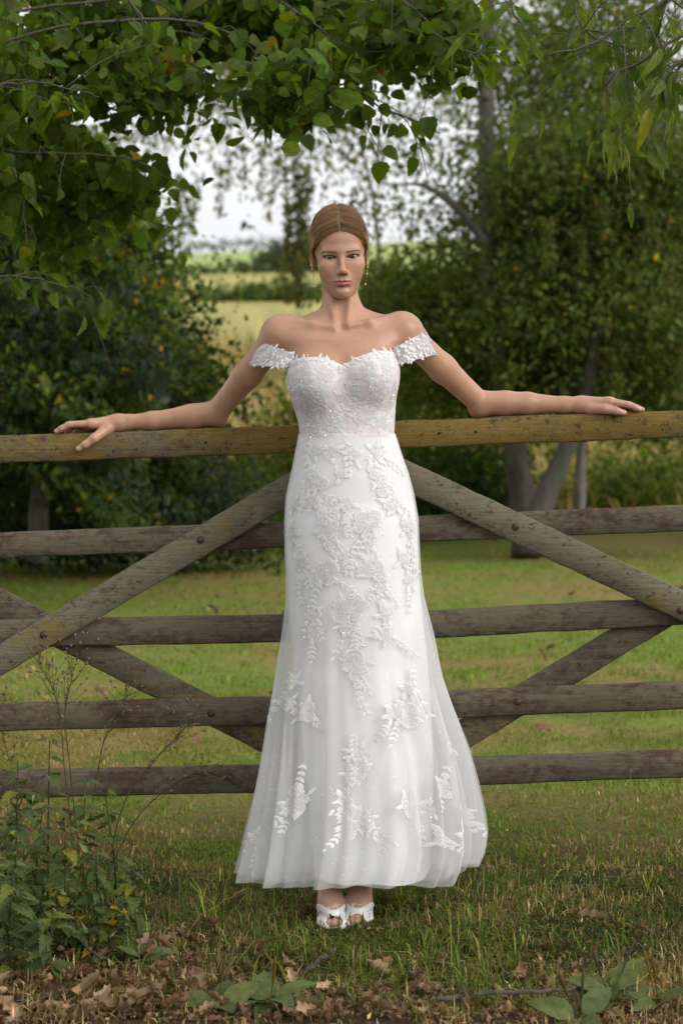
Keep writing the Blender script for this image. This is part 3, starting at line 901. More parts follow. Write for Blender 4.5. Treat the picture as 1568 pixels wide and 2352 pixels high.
def build_body(parent):
    xs = axis((-.80, -.52, .0022), (-.52, -.24, .004), (-.24, -.09, .003), (-.09, .09, .00115), (.09, .24, .003), (.24, .52, .004), (.52, .82, .0022))
    ys = axis((-.16, -.085, .0014), (-.085, -.03, .0012), (-.03, .10, .0026), (.10, .215, .0022))
    zs = axis((-.01, .20, .0026), (.20, 1.15, .012), (1.15, 1.32, .0022), (1.32, 1.545, .003), (1.545, 1.755, .00115), (1.755, 1.83, .003))
    f = Field(xs, ys, zs)
    f.fn(torso_d, (-.3, -.2, .80), (.3, .2, 1.66), 0)
    # shoulder girdle
    for sx in (-1, 1):
        tz = .0 if sx < 0 else .006
        f.cap((sx * .018, .036, 1.545 + tz), (sx * .074, .036, 1.500 + tz), .014, .019, .045)       # trapezius
        f.cap((sx * .074, .036, 1.500 + tz), (sx * .150, .030, 1.494 + tz), .019, .023, .035)
        f.cap((sx * .016, -.052, 1.490 + tz), (sx * .070, -.036, 1.500 + tz),   .0048, .0052, .018)      # collar bone
        f.cap((sx * .070, -.036, 1.500 + tz), (sx * .138, .006, 1.510 + tz), .0052, .0075, .020)
        f.cap((sx * .09, .0, 1.455), (sx * .150, .014, 1.478 + tz), .040, .036, .04)             # pectoral to shoulder
    f.cap((-.161, .026, 1.478), (-.167, .030, 1.460), .0405, .0385, .03)
    f.cap((.163, .026, 1.486), (.171, .030, 1.466), .0405, .0385, .03)
    # arms: upper arm swings back to the rail, forearm lies along it
    EL, ER = W(497, 950, .165), W(1104, 928, .165)
    SL, SR = np.array([-.169, .03, 1.462]), np.array([.173, .03, 1.468])
    f.chain([SL, SL * .55 + EL * .45, EL], [.0370, .0340, .0290], .02)
    f.chain([SR, SR * .55 + ER * .45, ER], [.0370, .0340, .0290], .02)
    f.chain([EL, W(440, 957, .165), W(350, 966.5, .165), W(290, 970, .165), W(270, 971, .163)], [.0305, .0300, .0232, .0190, .0188], .012)
    f.chain([ER, W(1160, 926, .165), W(1210, 926.5, .165), W(1295, 930, .165), W(1335, 930, .163)], [.0305, .0300, .0280, .0208, .0192], .012)
    f.cap(W(503, 968, .175), W(497, 958, .17), .016, .02, .02)
    f.cap(W(1094, 945, .175), W(1100, 936, .17), .016, .02, .02)
    for S_, E_ in ((SL, EL), (SR, ER)):       # biceps and the forearm muscle
        f.cap(S_ * .72 + E_ * .28 + np.array([0, -.012, .002]), S_ * .38 + E_ * .62 + np.array([0, -.010, .002]), .0262, .0240, .014)
    f.cap(W(478, 944, .155), W(415, 955, .158), .021, .019, .014)
    f.cap(W(1122, 919, .155), W(1185, 922, .158), .021, .019, .014)
    f.ell(W(300, 962, .158), (.011, .010, .008), .010); f.ell(W(1312, 921, .158), (.011, .010, .008), .010)
    # hands
    def hand(wr, mcps, fingers, thumb):
        wr = W(*wr)
        M = [W(*m) for m in mcps]
        for m, r in zip(M, (.0120, .0122, .0115, .0105)):
            f.cap(wr, m, .0150, r, .016)
        for i in range(3):
            f.cap(M[i] * .9 + wr * .1, M[i + 1] * .9 + wr * .1, .0095, .0090, .010)
        for m, fg, r in zip(M, fingers, ((.0100, .0087, .0080, .0066), (.0100, .0088, .0080, .0068), (.0094, .0083, .0076, .0064), (.0084, .0074, .0068, .0058))):
            f.chain([m] + [W(*p) for p in fg], r, .0028)
        f.chain([wr * .75 + W(*thumb[0]) * .25] + [W(*p) for p in thumb], (.0145, .0150, .0118, .0098, .0078), .0055)
    hand((272, 971, .163), [(206, 973, .137), (201, 975, .157), (204, 979, .175), (213, 984, .190)],
         [[(160, 975, .134), (142, 984, .134), (130, 991, .137)], [(157, 976, .157), (144, 985, .158), (136, 991.5, .16)],
          [(170, 980, .177), (160, 987, .178), (153, 992, .179)], [(187, 985, .193), (178, 990, .194), (171, 993, .195)]],
         [(247, 985, .146), (216, 1007, .116), (196, 1021, .1135), (181, 1030.5, .115)])
    hand((1333, 930, .163), [(1400, 923, .137), (1404, 923, .157), (1399, 927, .175), (1388, 932, .190)],
         [[(1437, 929, .134), (1456, 936, .134), (1468, 940.5, .137)], [(1444, 930, .157), (1462, 937, .158), (1474, 941, .16)],
          [(1434, 934, .177), (1450, 939, .178), (1462, 942, .179)], [(1418, 939, .192), (1432, 942, .193), (1442, 943.5, .195)]],
         [(1354, 938, .147), (1388, 940, .129), (1415, 944.5, .127), (1432, 948, .129)])
    # neck
    f.cap(from_head((0, .028, -.045)), (0.0, .030, 1.49), .0448, .0455, .022)
    for sx in (-1, 1):
        f.cap(from_head((sx * .034, .014, -.050)), (sx * .014, -.044, 1.498), .0085, .0058, .016)
    q = f.sl((-.03, -.09, 1.46), (.03, -.02, 1.53))
    f.F[q] = smax(f.F[q], -d_ell(*f.grid(q), (0, -.066, 1.498), (.011, .016, .012)), .014)       # hollow of the throat
    # legs (hidden by the skirt) and feet in heels
    for sx, hip, knee, ank in ((-1, (-.055, 0, .90), (-.05, -.01, .52), (-.034, .062, .150)), (1, (.10, 0, .90), (.075, -.005, .52), (.052, .082, .150))):
        f.chain([hip, knee, ank], [.066, .052, .032], .02)
    for o in ((-.034, .062), (.052, .082)):
        foot_field(f, o)
    # head
    q = f.sl(HEAD_O - np.array([.10, .135, .130]), HEAD_O + np.array([.10, .135, .160]))
    X, Y, Z = np.broadcast_arrays(*f.grid(q))
    L = to_head(np.stack([X, Y, Z], -1).reshape(-1, 3)).astype(np.float32)
    rough = d_ell(L[:, 0], L[:, 1], L[:, 2], (0, 0, .01), (.075, .098, .118))
    band = np.abs(rough) < .045
    hd = np.where(rough < 0, -.03, .05).astype(np.float32)
    Lb = L[band]
    hd[band] = head_d(Lb[:, 0], Lb[:, 1], Lb[:, 2])
    hd = hd.reshape(X.shape)
    f.F[q] = smin(f.F[q], hd, .008)
    V, Fc = f.mesh()
    Fc = orient_out(V, Fc)
    # pigment, plus shade painted into the nostrils and lip seam
    n = len(V)
    skin = np.array([.495, .278, .180])
    C = np.tile(skin, (n, 1)) * (1 + .05 * vnoise(V, 25, 3) + .04 * vnoise(V, 90, 4))[:, None]
    Lh = to_head(V)
    x, y, z = Lh.T
    z = lower(z)
    ax = np.abs(x)
    face = (np.linalg.norm(Lh, axis=1) < .15) & (y < -.02)
    def paint(mask, col):
        m = (mask * face)[:, None]
        C[:] = C * (1 - m) + np.asarray(col) * m
    paint(.16 * np.exp(-((ax - .043) / .018) ** 2 - ((z + .030) / .016) ** 2), (.56, .235, .18))       # blush
    paint(.25 * np.exp(-(x / .012) ** 2 - ((z + .040) / .01) ** 2), (.52, .23, .17))
    sm = lambda v, w: np.clip(.5 - v / w, 0, 1)
    zs_ = -.0668 + .0042 * (ax / .0235) ** 2
    up = zs_ + .0084 * np.clip(1 - (ax / .0238) ** 1.7, 0, 1) - .0016 * np.exp(-(ax / .0038) ** 2)
    lo = zs_ - .0136 * np.clip(1 - (ax / .0232) ** 2, 0, 1) ** .75
    lips = sm(z - up, .0018) * sm(lo - z, .0018) * sm(ax - .0235, .002) * (y < -.072)
    paint(.90 * lips, (.42, .125, .130))
    seam = sm(np.abs(z - zs_) - .0008, .0012) * sm(ax - .0232, .002) * (y < -.072)
    paint(.6 * seam, (.14, .035, .03))  # shade of the closed mouth painted as a dark line
    t = (ax - .0115) / .0385
    bz = .0108 + .0062 * np.clip(t, 0, 1) ** .85 - .0130 * np.clip(t - .62, 0, 1) ** 1.35
    bw = .0027 - .0014 * np.clip(t, 0, 1)
    brow = sm(np.abs(z - bz) - bw, .0022) * sm(-t * .0385, .004) * sm(ax - .049, .004)
    paint(.80 * brow, (.052, .029, .018))
    for sx in (-1, 1):
        al = almond(x, z, sx)
        u = (x - sx * EYE_X) * sx
        upper = z > .05 * u - .0006
        paint(np.where(upper, sm(al - .0011, .0015), .55 * sm(al - .0006, .0014)) * (al > -.004) * (np.abs(u) < .019), (.030, .018, .013))
        paint(.42 * sm(al - .0058, .0060) * upper * (np.abs(u) < .022), (.17, .078, .052))
    nost = np.exp(-(((ax - .0062) / .0034) ** 2 + ((z + .0475) / .0022) ** 2)) * (y < -.088)
    paint(.45 * nost, (.07, .022, .015))  # dark of the nostril hollow painted into the skin colour
    hb = hair_dist(x, y, Lh[:, 2])
    hm = (.75 * np.clip((hb + .0075) / .009, 0, 1) * (Lh[:, 2] > -.01) * (np.linalg.norm(Lh, axis=1) < .17))[:, None]
    C[:] = C * (1 - hm) + np.array((.125, .068, .032)) * hm
    # finger and toe nails
    for p, r in ((W(179.5, 1030.5, .1055), .0062), (W(1433, 946.5, .1195), .0062), (W(131, 989, .131), .004), (W(1468, 938, .131), .004)):
        g = sm(np.linalg.norm((V - p) * np.array([.75, 1, 1]), axis=1) - r, .0015)[:, None]
        C[:] = C * (1 - .9 * g) + np.array([.70, .47, .42]) * .9 * g
    hands = (np.abs(V[:, 0]) > .60)[:, None] * .3
    C[:] = C * (1 - hands) + np.array([.57, .32, .24]) * hands
    feet = (V[:, 2] < .3)[:, None] * .45
    C[:] = C * (1 - feet) + np.array([.60, .36, .29]) * feet
    m, nt, out = mat_new('skin')
    at = nd(nt, 'ShaderNodeAttribute', attribute_name='Col')
    tc = nd(nt, 'ShaderNodeTexCoord')
    a = noise_node(nt, tc.outputs['Object'], 900, 3, .6)
    principled(nt, out, at.outputs['Color'], .40, Subsurface_Weight=.22, Subsurface_Radius=(.9, .35, .2), Subsurface_Scale=.006,
               Specular_IOR_Level=.42, Normal=bump(nt, a.outputs[0], .06, .0006))
    return new_obj('body', V, Fc, m, parent, True, C)

def foot_field(f, o):
    """foot in a heeled shoe, ankle above o, toes towards the camera"""
    ox, oy = o
    s = 1 if ox > 0 else -1
    t = -.012 * s
    f.chain([(ox, oy, .16), (ox, oy - .035, .105), (ox + t * .6, oy - .105, .050), (ox + t, oy - .135, .030)], [.030, .031, .030, .024], .018)
    f.chain([(ox, oy + .012, .13), (ox, oy + .022, .095)], [.026, .024], .02)
    for i, (dx, l, r) in enumerate(((-.020, .172, .0112), (-.0035, .170, .0090), (.009, .163, .0082), (.0195, .154, .0076), (.029, .143, .0070))):
        dx = dx * s
        f.chain([(ox + dx * .8 + t, oy - .120, .026), (ox + dx + t, oy - l, .0155)], [.012, r], .004)

# ------------------------------------------------------------------ build the person
person = empty('person', (0.012, 0.0, 0.0))
tag(person, 'woman in a white lace wedding dress leaning back with arms spread along the gate', 'person')
BODY = build_body(person)

def build_eyes(parent):
    m, nt, out = mat_new('eye')
    at = nd(nt, 'ShaderNodeAttribute', attribute_name='Col')
    principled(nt, out, at.outputs['Color'], .06, Specular_IOR_Level=.35, Coat_Weight=.28, Coat_Roughness=.03)
    for sx in (-1, 1):
        n, k = 44, 36
        V, C = [], []
        gaze = from_head((sx * EYE_X, EYE_Y, EYE_Z)) - np.array([0, -DIST, CAM_H + .06])
        gaze = -gaze / np.linalg.norm(gaze)
        c = from_head((sx * EYE_X, EYE_Y, EYE_Z))
        a1 = np.cross(gaze, (0, 0, 1)); a1 /= np.linalg.norm(a1); a2 = np.cross(a1, gaze)
        for i in range(n):
            ph = math.pi * (i / (n - 1)) ** 1.35
            for j in range(k):
                th = 2 * math.pi * j / k
                rr = EYE_R + (.0005 if ph < .45 else 0)
                V.append(c + rr * (math.cos(ph) * gaze + math.sin(ph) * (math.cos(th) * a1 + math.sin(th) * a2)))
                q = math.sin(ph) * EYE_R
                if ph < .5 and q < .0026: col = (.004, .004, .004)
                elif ph < .7 and q < .0063: col = np.array((.046, .052, .037)) * (.75 + .5 * random.random()) * (1 if q < .0054 else .35)
                else: col = np.array((.37, .33, .315)) * (1 if q < .0090 else .8)
                C.append(col)
        F = [[i * k + j, (i + 1) * k + j, (i + 1) * k + (j + 1) % k, i * k + (j + 1) % k] for i in range(n - 1) for j in range(k)]
        new_obj('eye', V, F, m, parent, True, C)
    ml, nt, out = mat_new('dark_eyelash')
    principled(nt, out, (.012, .008, .006), .6)
    for sx in (-1, 1):
        mb = MB()
        for i in range(30):
            t = -1 + 2 * i / 29
            u = t * .0148
            w, hu = .0156, .0052
            r1 = (w * w + hu * hu) / (2 * hu)
            v = hu - r1 + math.sqrt(r1 * r1 - u * u)
            zz = v + .05 * u
            yy = EYE_Y - math.sqrt(max(1e-8, (EYE_R + .0012) ** 2 - u * u - zz * zz))
            a = np.array([sx * (EYE_X + u), yy + .0002, zz])
            L = .0022 + .0024 * max(0, t)
            b = a + np.array([sx * t * .0022, -L * .75, L * .50])
            b2 = a + np.array([sx * t * .0036, -L * .95, L * 1.05])
            P = from_head(np.array([a, b, b2]))
            V, F = tube(P, [.00030, .00024, .0001], 4)
            mb.add(V, F)
        mb.build('eyelashes', ml, parent)

def build_hair(parent):
    xs = axis((-.088, .088, .0013)); ys = axis((-.10, .175, .0018)); zs = axis((-.12, .150, .0014))
    X, Y, Z = np.meshgrid(xs, ys, zs, indexing='ij')
    d = skull_d(X, Y, Z)
    dist = hair_dist(X, Y, Z)
    dist = dist - .0006 * vnoise(np.stack([X, Z], -1), 200, 5)
    t = np.clip(dist * .45, -.006, .0098) * np.where(np.abs(X) > .06, .85, 1)
    xp = X + .004 * (Z - .1) / .03 * 0
    top = np.clip((Z - .060) / .02, 0, 1) * np.clip((.07 - Y) / .04, 0, 1)
    t = t - top * .0030 * np.exp(-(xp / .0030) ** 2)
    d = d - t
    d = smin(d, d_ell(X, Y, Z, (0, .128, -.010), (.040, .034, .038)), .02)
    d = np.maximum(d, -.095 - Z)
    # keep the ears free
    d = np.maximum(d, -d_ell(np.abs(X), Y, Z, (.078, .010, -.010), (.014, .019, .033)))
    f = Field(xs, ys, zs); f.F = d.astype(np.float32)
    V, F = f.mesh()
    F = orient_out(V, F)
    # combed strands run in planes that fan around the ear-to-ear axis
    def flow(P):
        a = np.arctan2(P[:, 2] - .005, -(P[:, 1] - .045))
        return a + .35 * np.abs(P[:, 0]) * 4
    al = flow(V)
    rid = .5 * vnoise(np.stack([al * 34, np.abs(V[:, 0]) * 22 + 40 * (V[:, 0] > 0)], -1), 1, 3) + .5 * vnoise(np.stack([al * 80, np.abs(V[:, 0]) * 18 + 40 * (V[:, 0] > 0)], -1), 1, 6)
    eps = 1e-4
    g = np.stack([(skull_d(V[:, 0] + e[0], V[:, 1] + e[1], V[:, 2] + e[2]) - skull_d(V[:, 0] - e[0], V[:, 1] - e[1], V[:, 2] - e[2])) for e in np.eye(3) * eps], -1)
    g /= np.linalg.norm(g, axis=1)[:, None] + 1e-9
    V2 = V + g * (rid * .0009)[:, None]
    me_col = np.array([.150, .086, .036])[None] * np.exp(.75 * rid + .25 * vnoise(np.stack([al * 9, V[:, 0] * 9], -1), 1, 9))[:, None]
    gold = np.clip((np.abs(V[:, 0]) - .02) / .05, 0, 1)[:, None] * .55
    me_col = me_col * (1 - gold) + me_col * np.array([1.75, 1.6, 1.35]) * gold
    part = (np.exp(-(V[:, 0] / .0022) ** 2) * np.clip((V[:, 2] - .055) / .015, 0, 1) * (V[:, 1] < .05))[:, None] * .45
    root_dark = (np.exp(-(V[:, 0] / .012) ** 2) * np.clip((V[:, 2] - .055) / .015, 0, 1))[:, None] * .30
    me_col = me_col * (1 - root_dark) + np.array([.055, .032, .02]) * root_dark
    me_col = me_col * (1 - part) + np.array([.17, .095, .060]) * part
    m, nt, out = mat_new('combed_blonde_hair')
    at = nd(nt, 'ShaderNodeAttribute', attribute_name='Col')
    principled(nt, out, at.outputs['Color'], .36, Specular_IOR_Level=.45)
    hair = new_obj('hair', from_head(V2), F, m, parent, True, me_col)
    # loose strand ribbons lying over the cap, so outline and hairline are not clean
    rng = np.random.default_rng(5)
    mb_V, mb_F, mb_C, off = [], [], [], 0
    n, m_ = 2100, 9
    sd_ = rng.choice((-1, 1), n); a = rng.uniform(.45, 2.6, n)
    lift = np.where(rng.random(n) < .05, rng.uniform(.0012, .0026, n), rng.uniform(.0002, .0014, n)); x0 = rng.uniform(.0004, .022, n); x1 = rng.uniform(.045, .077, n)
    u = x0[:, None] + (x1 - x0)[:, None] * np.linspace(0, 1, m_)[None]
    ang = a[:, None] - .35 * u * 4
    r = np.linspace(.02, .16, 71)
    X3 = np.broadcast_to((sd_[:, None] * u)[..., None], u.shape + (71,)); Y3 = .045 - r * np.cos(ang)[..., None]; Z3 = .005 + r * np.sin(ang)[..., None]
    dd = skull_d(X3, Y3, Z3) - np.clip(hair_dist(X3, Y3, Z3) * .45, -.006, .0098) * np.where(np.abs(X3) > .06, .85, 1)
    ins = dd < 0
    last = 70 - np.argmax(ins[..., ::-1], -1)
    ok = ins.any(-1) & (last < 70)
    d0 = np.take_along_axis(dd, last[..., None], -1)[..., 0]; d1 = np.take_along_axis(dd, np.minimum(last + 1, 70)[..., None], -1)[..., 0]
    rr = r[last] + .002 * d0 / (d0 - d1 + 1e-9) + lift[:, None]
    P3 = np.stack([sd_[:, None] * u, .045 - rr * np.cos(ang), .005 + rr * np.sin(ang)], -1)
    for i in range(n):
        P = P3[i][ok[i]]
        if len(P) < 4:
            continue
        V_, F_ = tube(spline(P, 12), np.array([.00022] * 10 + [.00018, .0001]), 3, False)
        c = np.array([.19, .108, .046]) * math.exp(rng.normal(0, .4)) * (1 + .8 * min(1, x1[i] / .077) * rng.random())
        mb_V.append(from_head(V_)); mb_F += [[q + off for q in ff] for ff in F_]; mb_C.append(np.tile(c, (len(V_), 1))); off += len(V_)
    st = new_obj('hair_strands', np.concatenate(mb_V), mb_F, m, hair, True, np.concatenate(mb_C))
    st['kind'] = 'stuff'

build_eyes(person)
build_hair(person)

def build_earrings(parent):
    gm, nt, out = mat_new('gold_chain')
    principled(nt, out, (.62, .42, .16), .3, Metallic=1.0)
    pm, nt, out = mat_new('pearl')
    principled(nt, out, (.75, .73, .70), .18, Coat_Weight=.5)
    def ball(c, r):
        V, F = [], []
        for i in range(9):
            a = math.pi * i / 8
            for k in range(12):
                t = 2 * math.pi * k / 12
                V.append(np.array(c) + r * np.array([math.sin(a) * math.cos(t), math.sin(a) * math.sin(t), math.cos(a)]))
        F = [[i * 12 + k, (i + 1) * 12 + k, (i + 1) * 12 + (k + 1) % 12, i * 12 + (k + 1) % 12] for i in range(8) for k in range(12)]
        return V, F
    for sx in (-1, 1):
        a = from_head((sx * .0705, .002, -.026))
        e = empty('earring', a)
        e.parent = parent
        e.location = a - np.array(person.location)
        V, F = tube([a + np.array([0, 0, 0]), a + np.array([-.002 * sx, -.001, -.022]), a + np.array([-.006 * sx, -.001, -.044])], .00055, 5)
        new_obj('chain', V, F, gm, e)
        for dz, dx, r in ((0, 0, .0024), (-.017, -.0015, .0022), (-.044, -.006, .0026)):
            V, F = ball(a + np.array([dx * sx, -.002, dz]), r)
            new_obj('pearl', V, F, pm, e)
build_earrings(person)
# ------------------------------------------------------------------ the wedding dress
def col_z(py, y=0.0):
    return CAM_H - (np.asarray(py, float) - HORIZON) * PIX * (DIST + y) / DIST
SIL = np.array([(985, 688, 904), (1000, 689, 905), (1031, 680, 915), (1060, 675, 926), (1086, 669, 936), (1141, 657, 950), (1196, 654, 959), (1269, 655, 962),
                (1324, 657, 965), (1379, 657, 972), (1415, 653, 981), (1470, 645, 995), (1525, 635, 1006), (1573, 628, 1016), (1654, 615, 1044), (1734, 605, 1071),
                (1815, 593, 1089), (1895, 579, 1102), (1936, 573, 1105), (1976, 565, 1098), (2016, 558, 1078), (2045, 556, 1066), (2090, 552, 1060)], float)
LIN = np.array([(985, 689, 903), (1086, 671, 934), (1141, 659, 948), (1196, 656, 957), (1269, 657, 960), (1324, 660, 962), (1400, 664, 968), (1500, 672, 980), (1600, 684, 988),
                (1700, 694, 994), (1800, 705, 996), (1900, 714, 992), (2030, 724, 984), (2100, 730, 980)], float)
BF_Z = np.array([.05, .15, .30, .45, .65, .90, 1.0, 1.11, 1.17, 1.22]); BF = np.array([.205, .190, .165, .142, .124, .126, .124, .110, .098, .090])
LF = np.array([.150, .146, .138, .128, .118, .122, .120, .107, .095, .088])
BB = np.array([.100, .104, .106, .106, .106, .108, .106, .100, .092, .087])

def skirt_ring(z, th, tab, front, fold=0.0, seed=0, grow=0.0):
    """points of a skirt layer at heights z (n) and angles th (m); th = 0 faces the camera"""
    zz = z[:, None]; t = th[None]
    zs = col_z(tab[:, 0])
    L = np.interp(z, zs[::-1], tab[::-1, 1]); Rr = np.interp(z, zs[::-1], tab[::-1, 2])
    a = ((Rr - L) / 2 * PIX)[:, None] + grow; c = (((Rr + L) / 2 - 784) * PIX)[:, None]
    bf = np.interp(z, BF_Z, front)[:, None] + grow; bb = np.interp(z, BF_Z, BB)[:, None]
    s, co = np.sin(t), np.cos(t)
    e = 1.0
    if fold:
        amp = fold * np.clip((col_z(1330) - zz) / (col_z(1330) - .12), 0, 1) ** 1.25
        w = vnoise(np.broadcast_to(np.stack([t * 1.0 + 0 * zz, zz * .8 + 0 * t], -1), (len(z), len(th), 2)), 1.2, seed) * .5
        f1 = np.cos(t * 11 + seed + w * 3) + .7 * np.cos(t * 19 + 2 * seed + w * 5) + .5 * np.cos(t * 31 + 1.3 * seed + w * 4)
        f1 = f1 * (.35 + .65 * np.abs(s) ** 1.2) + .25 * f1
        e = 1 + amp * (f1 * .5 - .42)
    x = c + a * s * e
    y = -np.where(co > 0, bf, bb) * np.sign(co) * np.abs(co) ** .92 * e
    y = np.minimum(y, .118)
    return np.stack([x, y, np.broadcast_to(zz, x.shape)], -1)

def bodice_ring(z, th, off):
    zz = np.broadcast_to(z[:, None], (len(z), len(th))); tt = np.broadcast_to(th[None], zz.shape)
    c = np.interp(zz, TZ, TC); cy = np.interp(zz, TZ, TY)
    s, co = np.sin(tt), -np.cos(tt)
    lo, hi = np.full(zz.shape, .03), np.full(zz.shape, .26)
    for _ in range(26):
        m = (lo + hi) / 2
        ins = torso_d(c + m * s, cy + m * co, zz) < off
        lo = np.where(ins, m, lo); hi = np.where(ins, hi, m)
    return np.stack([c + lo * s, cy + lo * co, zz], -1)

def grid_faces(n, m, wrap):
    i = np.arange(n - 1)[:, None] * m + np.arange(m - (0 if wrap else 1))[None]
    j = np.arange(n - 1)[:, None] * m + (np.arange(m - (0 if wrap else 1))[None] + 1) % m
    return np.stack([i, j, j + m, i + m], -1).reshape(-1, 4)

NECK_X = (np.array([640, 656, 668, 688, 715, 736, 760, 786, 810, 830, 860, 890, 905, 918, 930]) - 784) * PIX * .985
NECK_Z = CAM_H - (np.array([862, 846, 830, 822, 820, 822, 830, 840, 830, 820, 809, 803, 808, 824, 850]) - HORIZON) * PIX * .985
def neck_z(th):
    x = .004 + .138 * np.sin(th)
    front = np.interp(x, NECK_X, NECK_Z)
    back = 1.345
    k = np.clip((np.cos(th) + .15) / .25, 0, 1)
    return front * k + back * (1 - k)
WAIST = 1.2225

def cloth(name, kind):
    m, nt, out = mat_new(name)
    tc = nd(nt, 'ShaderNodeTexCoord')
    return m, nt, out, tc

def fabric_materials():
    M = {}
    # satin lining
    m, nt, out, tc = cloth('white_satin_lining', 0)
    a = noise_node(nt, tc.outputs['Object'], 1200, 2)
    principled(nt, out, (.87, .87, .87), .55, Sheen_Weight=.25, Normal=bump(nt, a.outputs[0], .08, .0005))
    M['lining'] = m
    # tulle: see-through net with glitter dots
    def tulle(name, opac, col):
        m, nt, out, tc = cloth(name, 0)
        v = nd(nt, 'ShaderNodeTexVoronoi'); v.inputs['Scale'].default_value = 150
        nt.links.new(tc.outputs['Object'], v.inputs['Vector'])
        r = ramp(nt, [(.10, 1.0), (.17, 0.0)]); nt.links.new(v.outputs['Distance'], r.inputs[0])
        n = noise_node(nt, tc.outputs['Object'], 9, 3); rn = ramp(nt, [(.42, 0.0), (.62, 1.0)]); nt.links.new(n.outputs[0], rn.inputs[0])
        sep = nd(nt, 'ShaderNodeSeparateColor'); nt.links.new(v.outputs['Color'], sep.inputs[0])
        pick = nd(nt, 'ShaderNodeMath', operation='GREATER_THAN'); nt.links.new(sep.outputs[0], pick.inputs[0]); pick.inputs[1].default_value = .62
        g1 = nd(nt, 'ShaderNodeMath', operation='MULTIPLY'); nt.links.new(r.outputs[0], g1.inputs[0]); nt.links.new(rn.outputs[0], g1.inputs[1])
        g2 = nd(nt, 'ShaderNodeMath', operation='MULTIPLY'); nt.links.new(g1.outputs[0], g2.inputs[0]); nt.links.new(pick.outputs[0], g2.inputs[1])
        di = nd(nt, 'ShaderNodeBsdfDiffuse'); di.inputs[0].default_value = (*col, 1)
        tr = nd(nt, 'ShaderNodeBsdfTranslucent'); tr.inputs[0].default_value = (*col, 1)
        md = nd(nt, 'ShaderNodeMixShader', n0=.4); nt.links.new(di.outputs[0], md.inputs[1]); nt.links.new(tr.outputs[0], md.inputs[2])
        tp = nd(nt, 'ShaderNodeBsdfTransparent')
        mx = nd(nt, 'ShaderNodeMixShader', n0=opac); nt.links.new(tp.outputs[0], mx.inputs[1]); nt.links.new(md.outputs[0], mx.inputs[2])
        gl = nd(nt, 'ShaderNodeBsdfPrincipled'); gl.inputs['Base Color'].default_value = (.92, .92, .94, 1); gl.inputs['Metallic'].default_value = .6; gl.inputs['Roughness'].default_value = .35
        m2 = nd(nt, 'ShaderNodeMixShader'); nt.links.new(g2.outputs[0], m2.inputs[0]); nt.links.new(mx.outputs[0], m2.inputs[1]); nt.links.new(gl.outputs[0], m2.inputs[2])
        nt.links.new(m2.outputs[0], out.inputs[0])
        return m
    M['tulle'] = tulle('sheer_glitter_tulle', .38, (.90, .90, .90))
    M['sleeve'] = tulle('dense_sleeve_net', .90, (.84, .84, .84))
    M['tulle_in'] = tulle('inner_tulle', .30, (.88, .88, .88))
    # sheer bodice cloth: nude mesh under a fine white net
    m, nt, out, tc = cloth('nude_mesh_bodice', 0)
    n = noise_node(nt, tc.outputs['Object'], 60, 4); r = ramp(nt, [(.36, (.66, .57, .545)), (.60, (.77, .74, .735))]); nt.links.new(n.outputs[0], r.inputs[0])
    f = noise_node(nt, tc.outputs['Object'], 900, 2)
    principled(nt, out, r.outputs[0], .7, Normal=bump(nt, f.outputs[0], .3, .001))
    M['bodice'] = m
    # embroidered lace: corded threads in relief, slightly ivory
    def lace(name, col, strength, sheer):
        m, nt, out, tc = cloth(name, 0)
        n = noise_node(nt, tc.outputs['Object'], 650, 3, .7)
        rr = ramp(nt, [(.30, .90), (.62, 1.03)]); nt.links.new(n.outputs[0], rr.inputs[0])
        if col is None:
            base = nd(nt, 'ShaderNodeAttribute', attribute_name='Col').outputs['Color']
        else:
            base = nd(nt, 'ShaderNodeRGB').outputs[0]; base.default_value = (*col, 1)
        p = principled(nt, out, mixc(nt, 1, base, rr.outputs[0], 'MULTIPLY'), .55, Sheen_Weight=.15, Normal=bump(nt, n.outputs[0], strength, .0008))
        # the net between the threads is open
        hole = noise_node(nt, tc.outputs['Object'], 480, 2, .6)
        rh = ramp(nt, [(.42, sheer), (.60, .05)]); nt.links.new(hole.outputs[0], rh.inputs[0])
        tp = nd(nt, 'ShaderNodeBsdfTransparent')
        mx = nd(nt, 'ShaderNodeMixShader'); nt.links.new(rh.outputs[0], mx.inputs[0]); nt.links.new(p.outputs[0], mx.inputs[1]); nt.links.new(tp.outputs[0], mx.inputs[2])
        nt.links.new(mx.outputs[0], out.inputs[0])
        return m
    M['lace'] = lace('embroidered_ivory_lace', None, .35, .50)
    M['lace_bright'] = lace('bright_corded_lace', (.85, .85, .85), .3, .38)
    m, nt, out, tc = cloth('clear_sequin', 0)
    principled(nt, out, (.88, .88, .89), .25, Metallic=.1, Coat_Weight=.3)
    M['sequin'] = m
    return M
FM = fabric_materials()

dress = empty('wedding_dress', (0.0, 0.0, 0.0))
dress.parent = person
dress['label'] = 'white off-shoulder wedding dress of tulle with lace flower appliques'

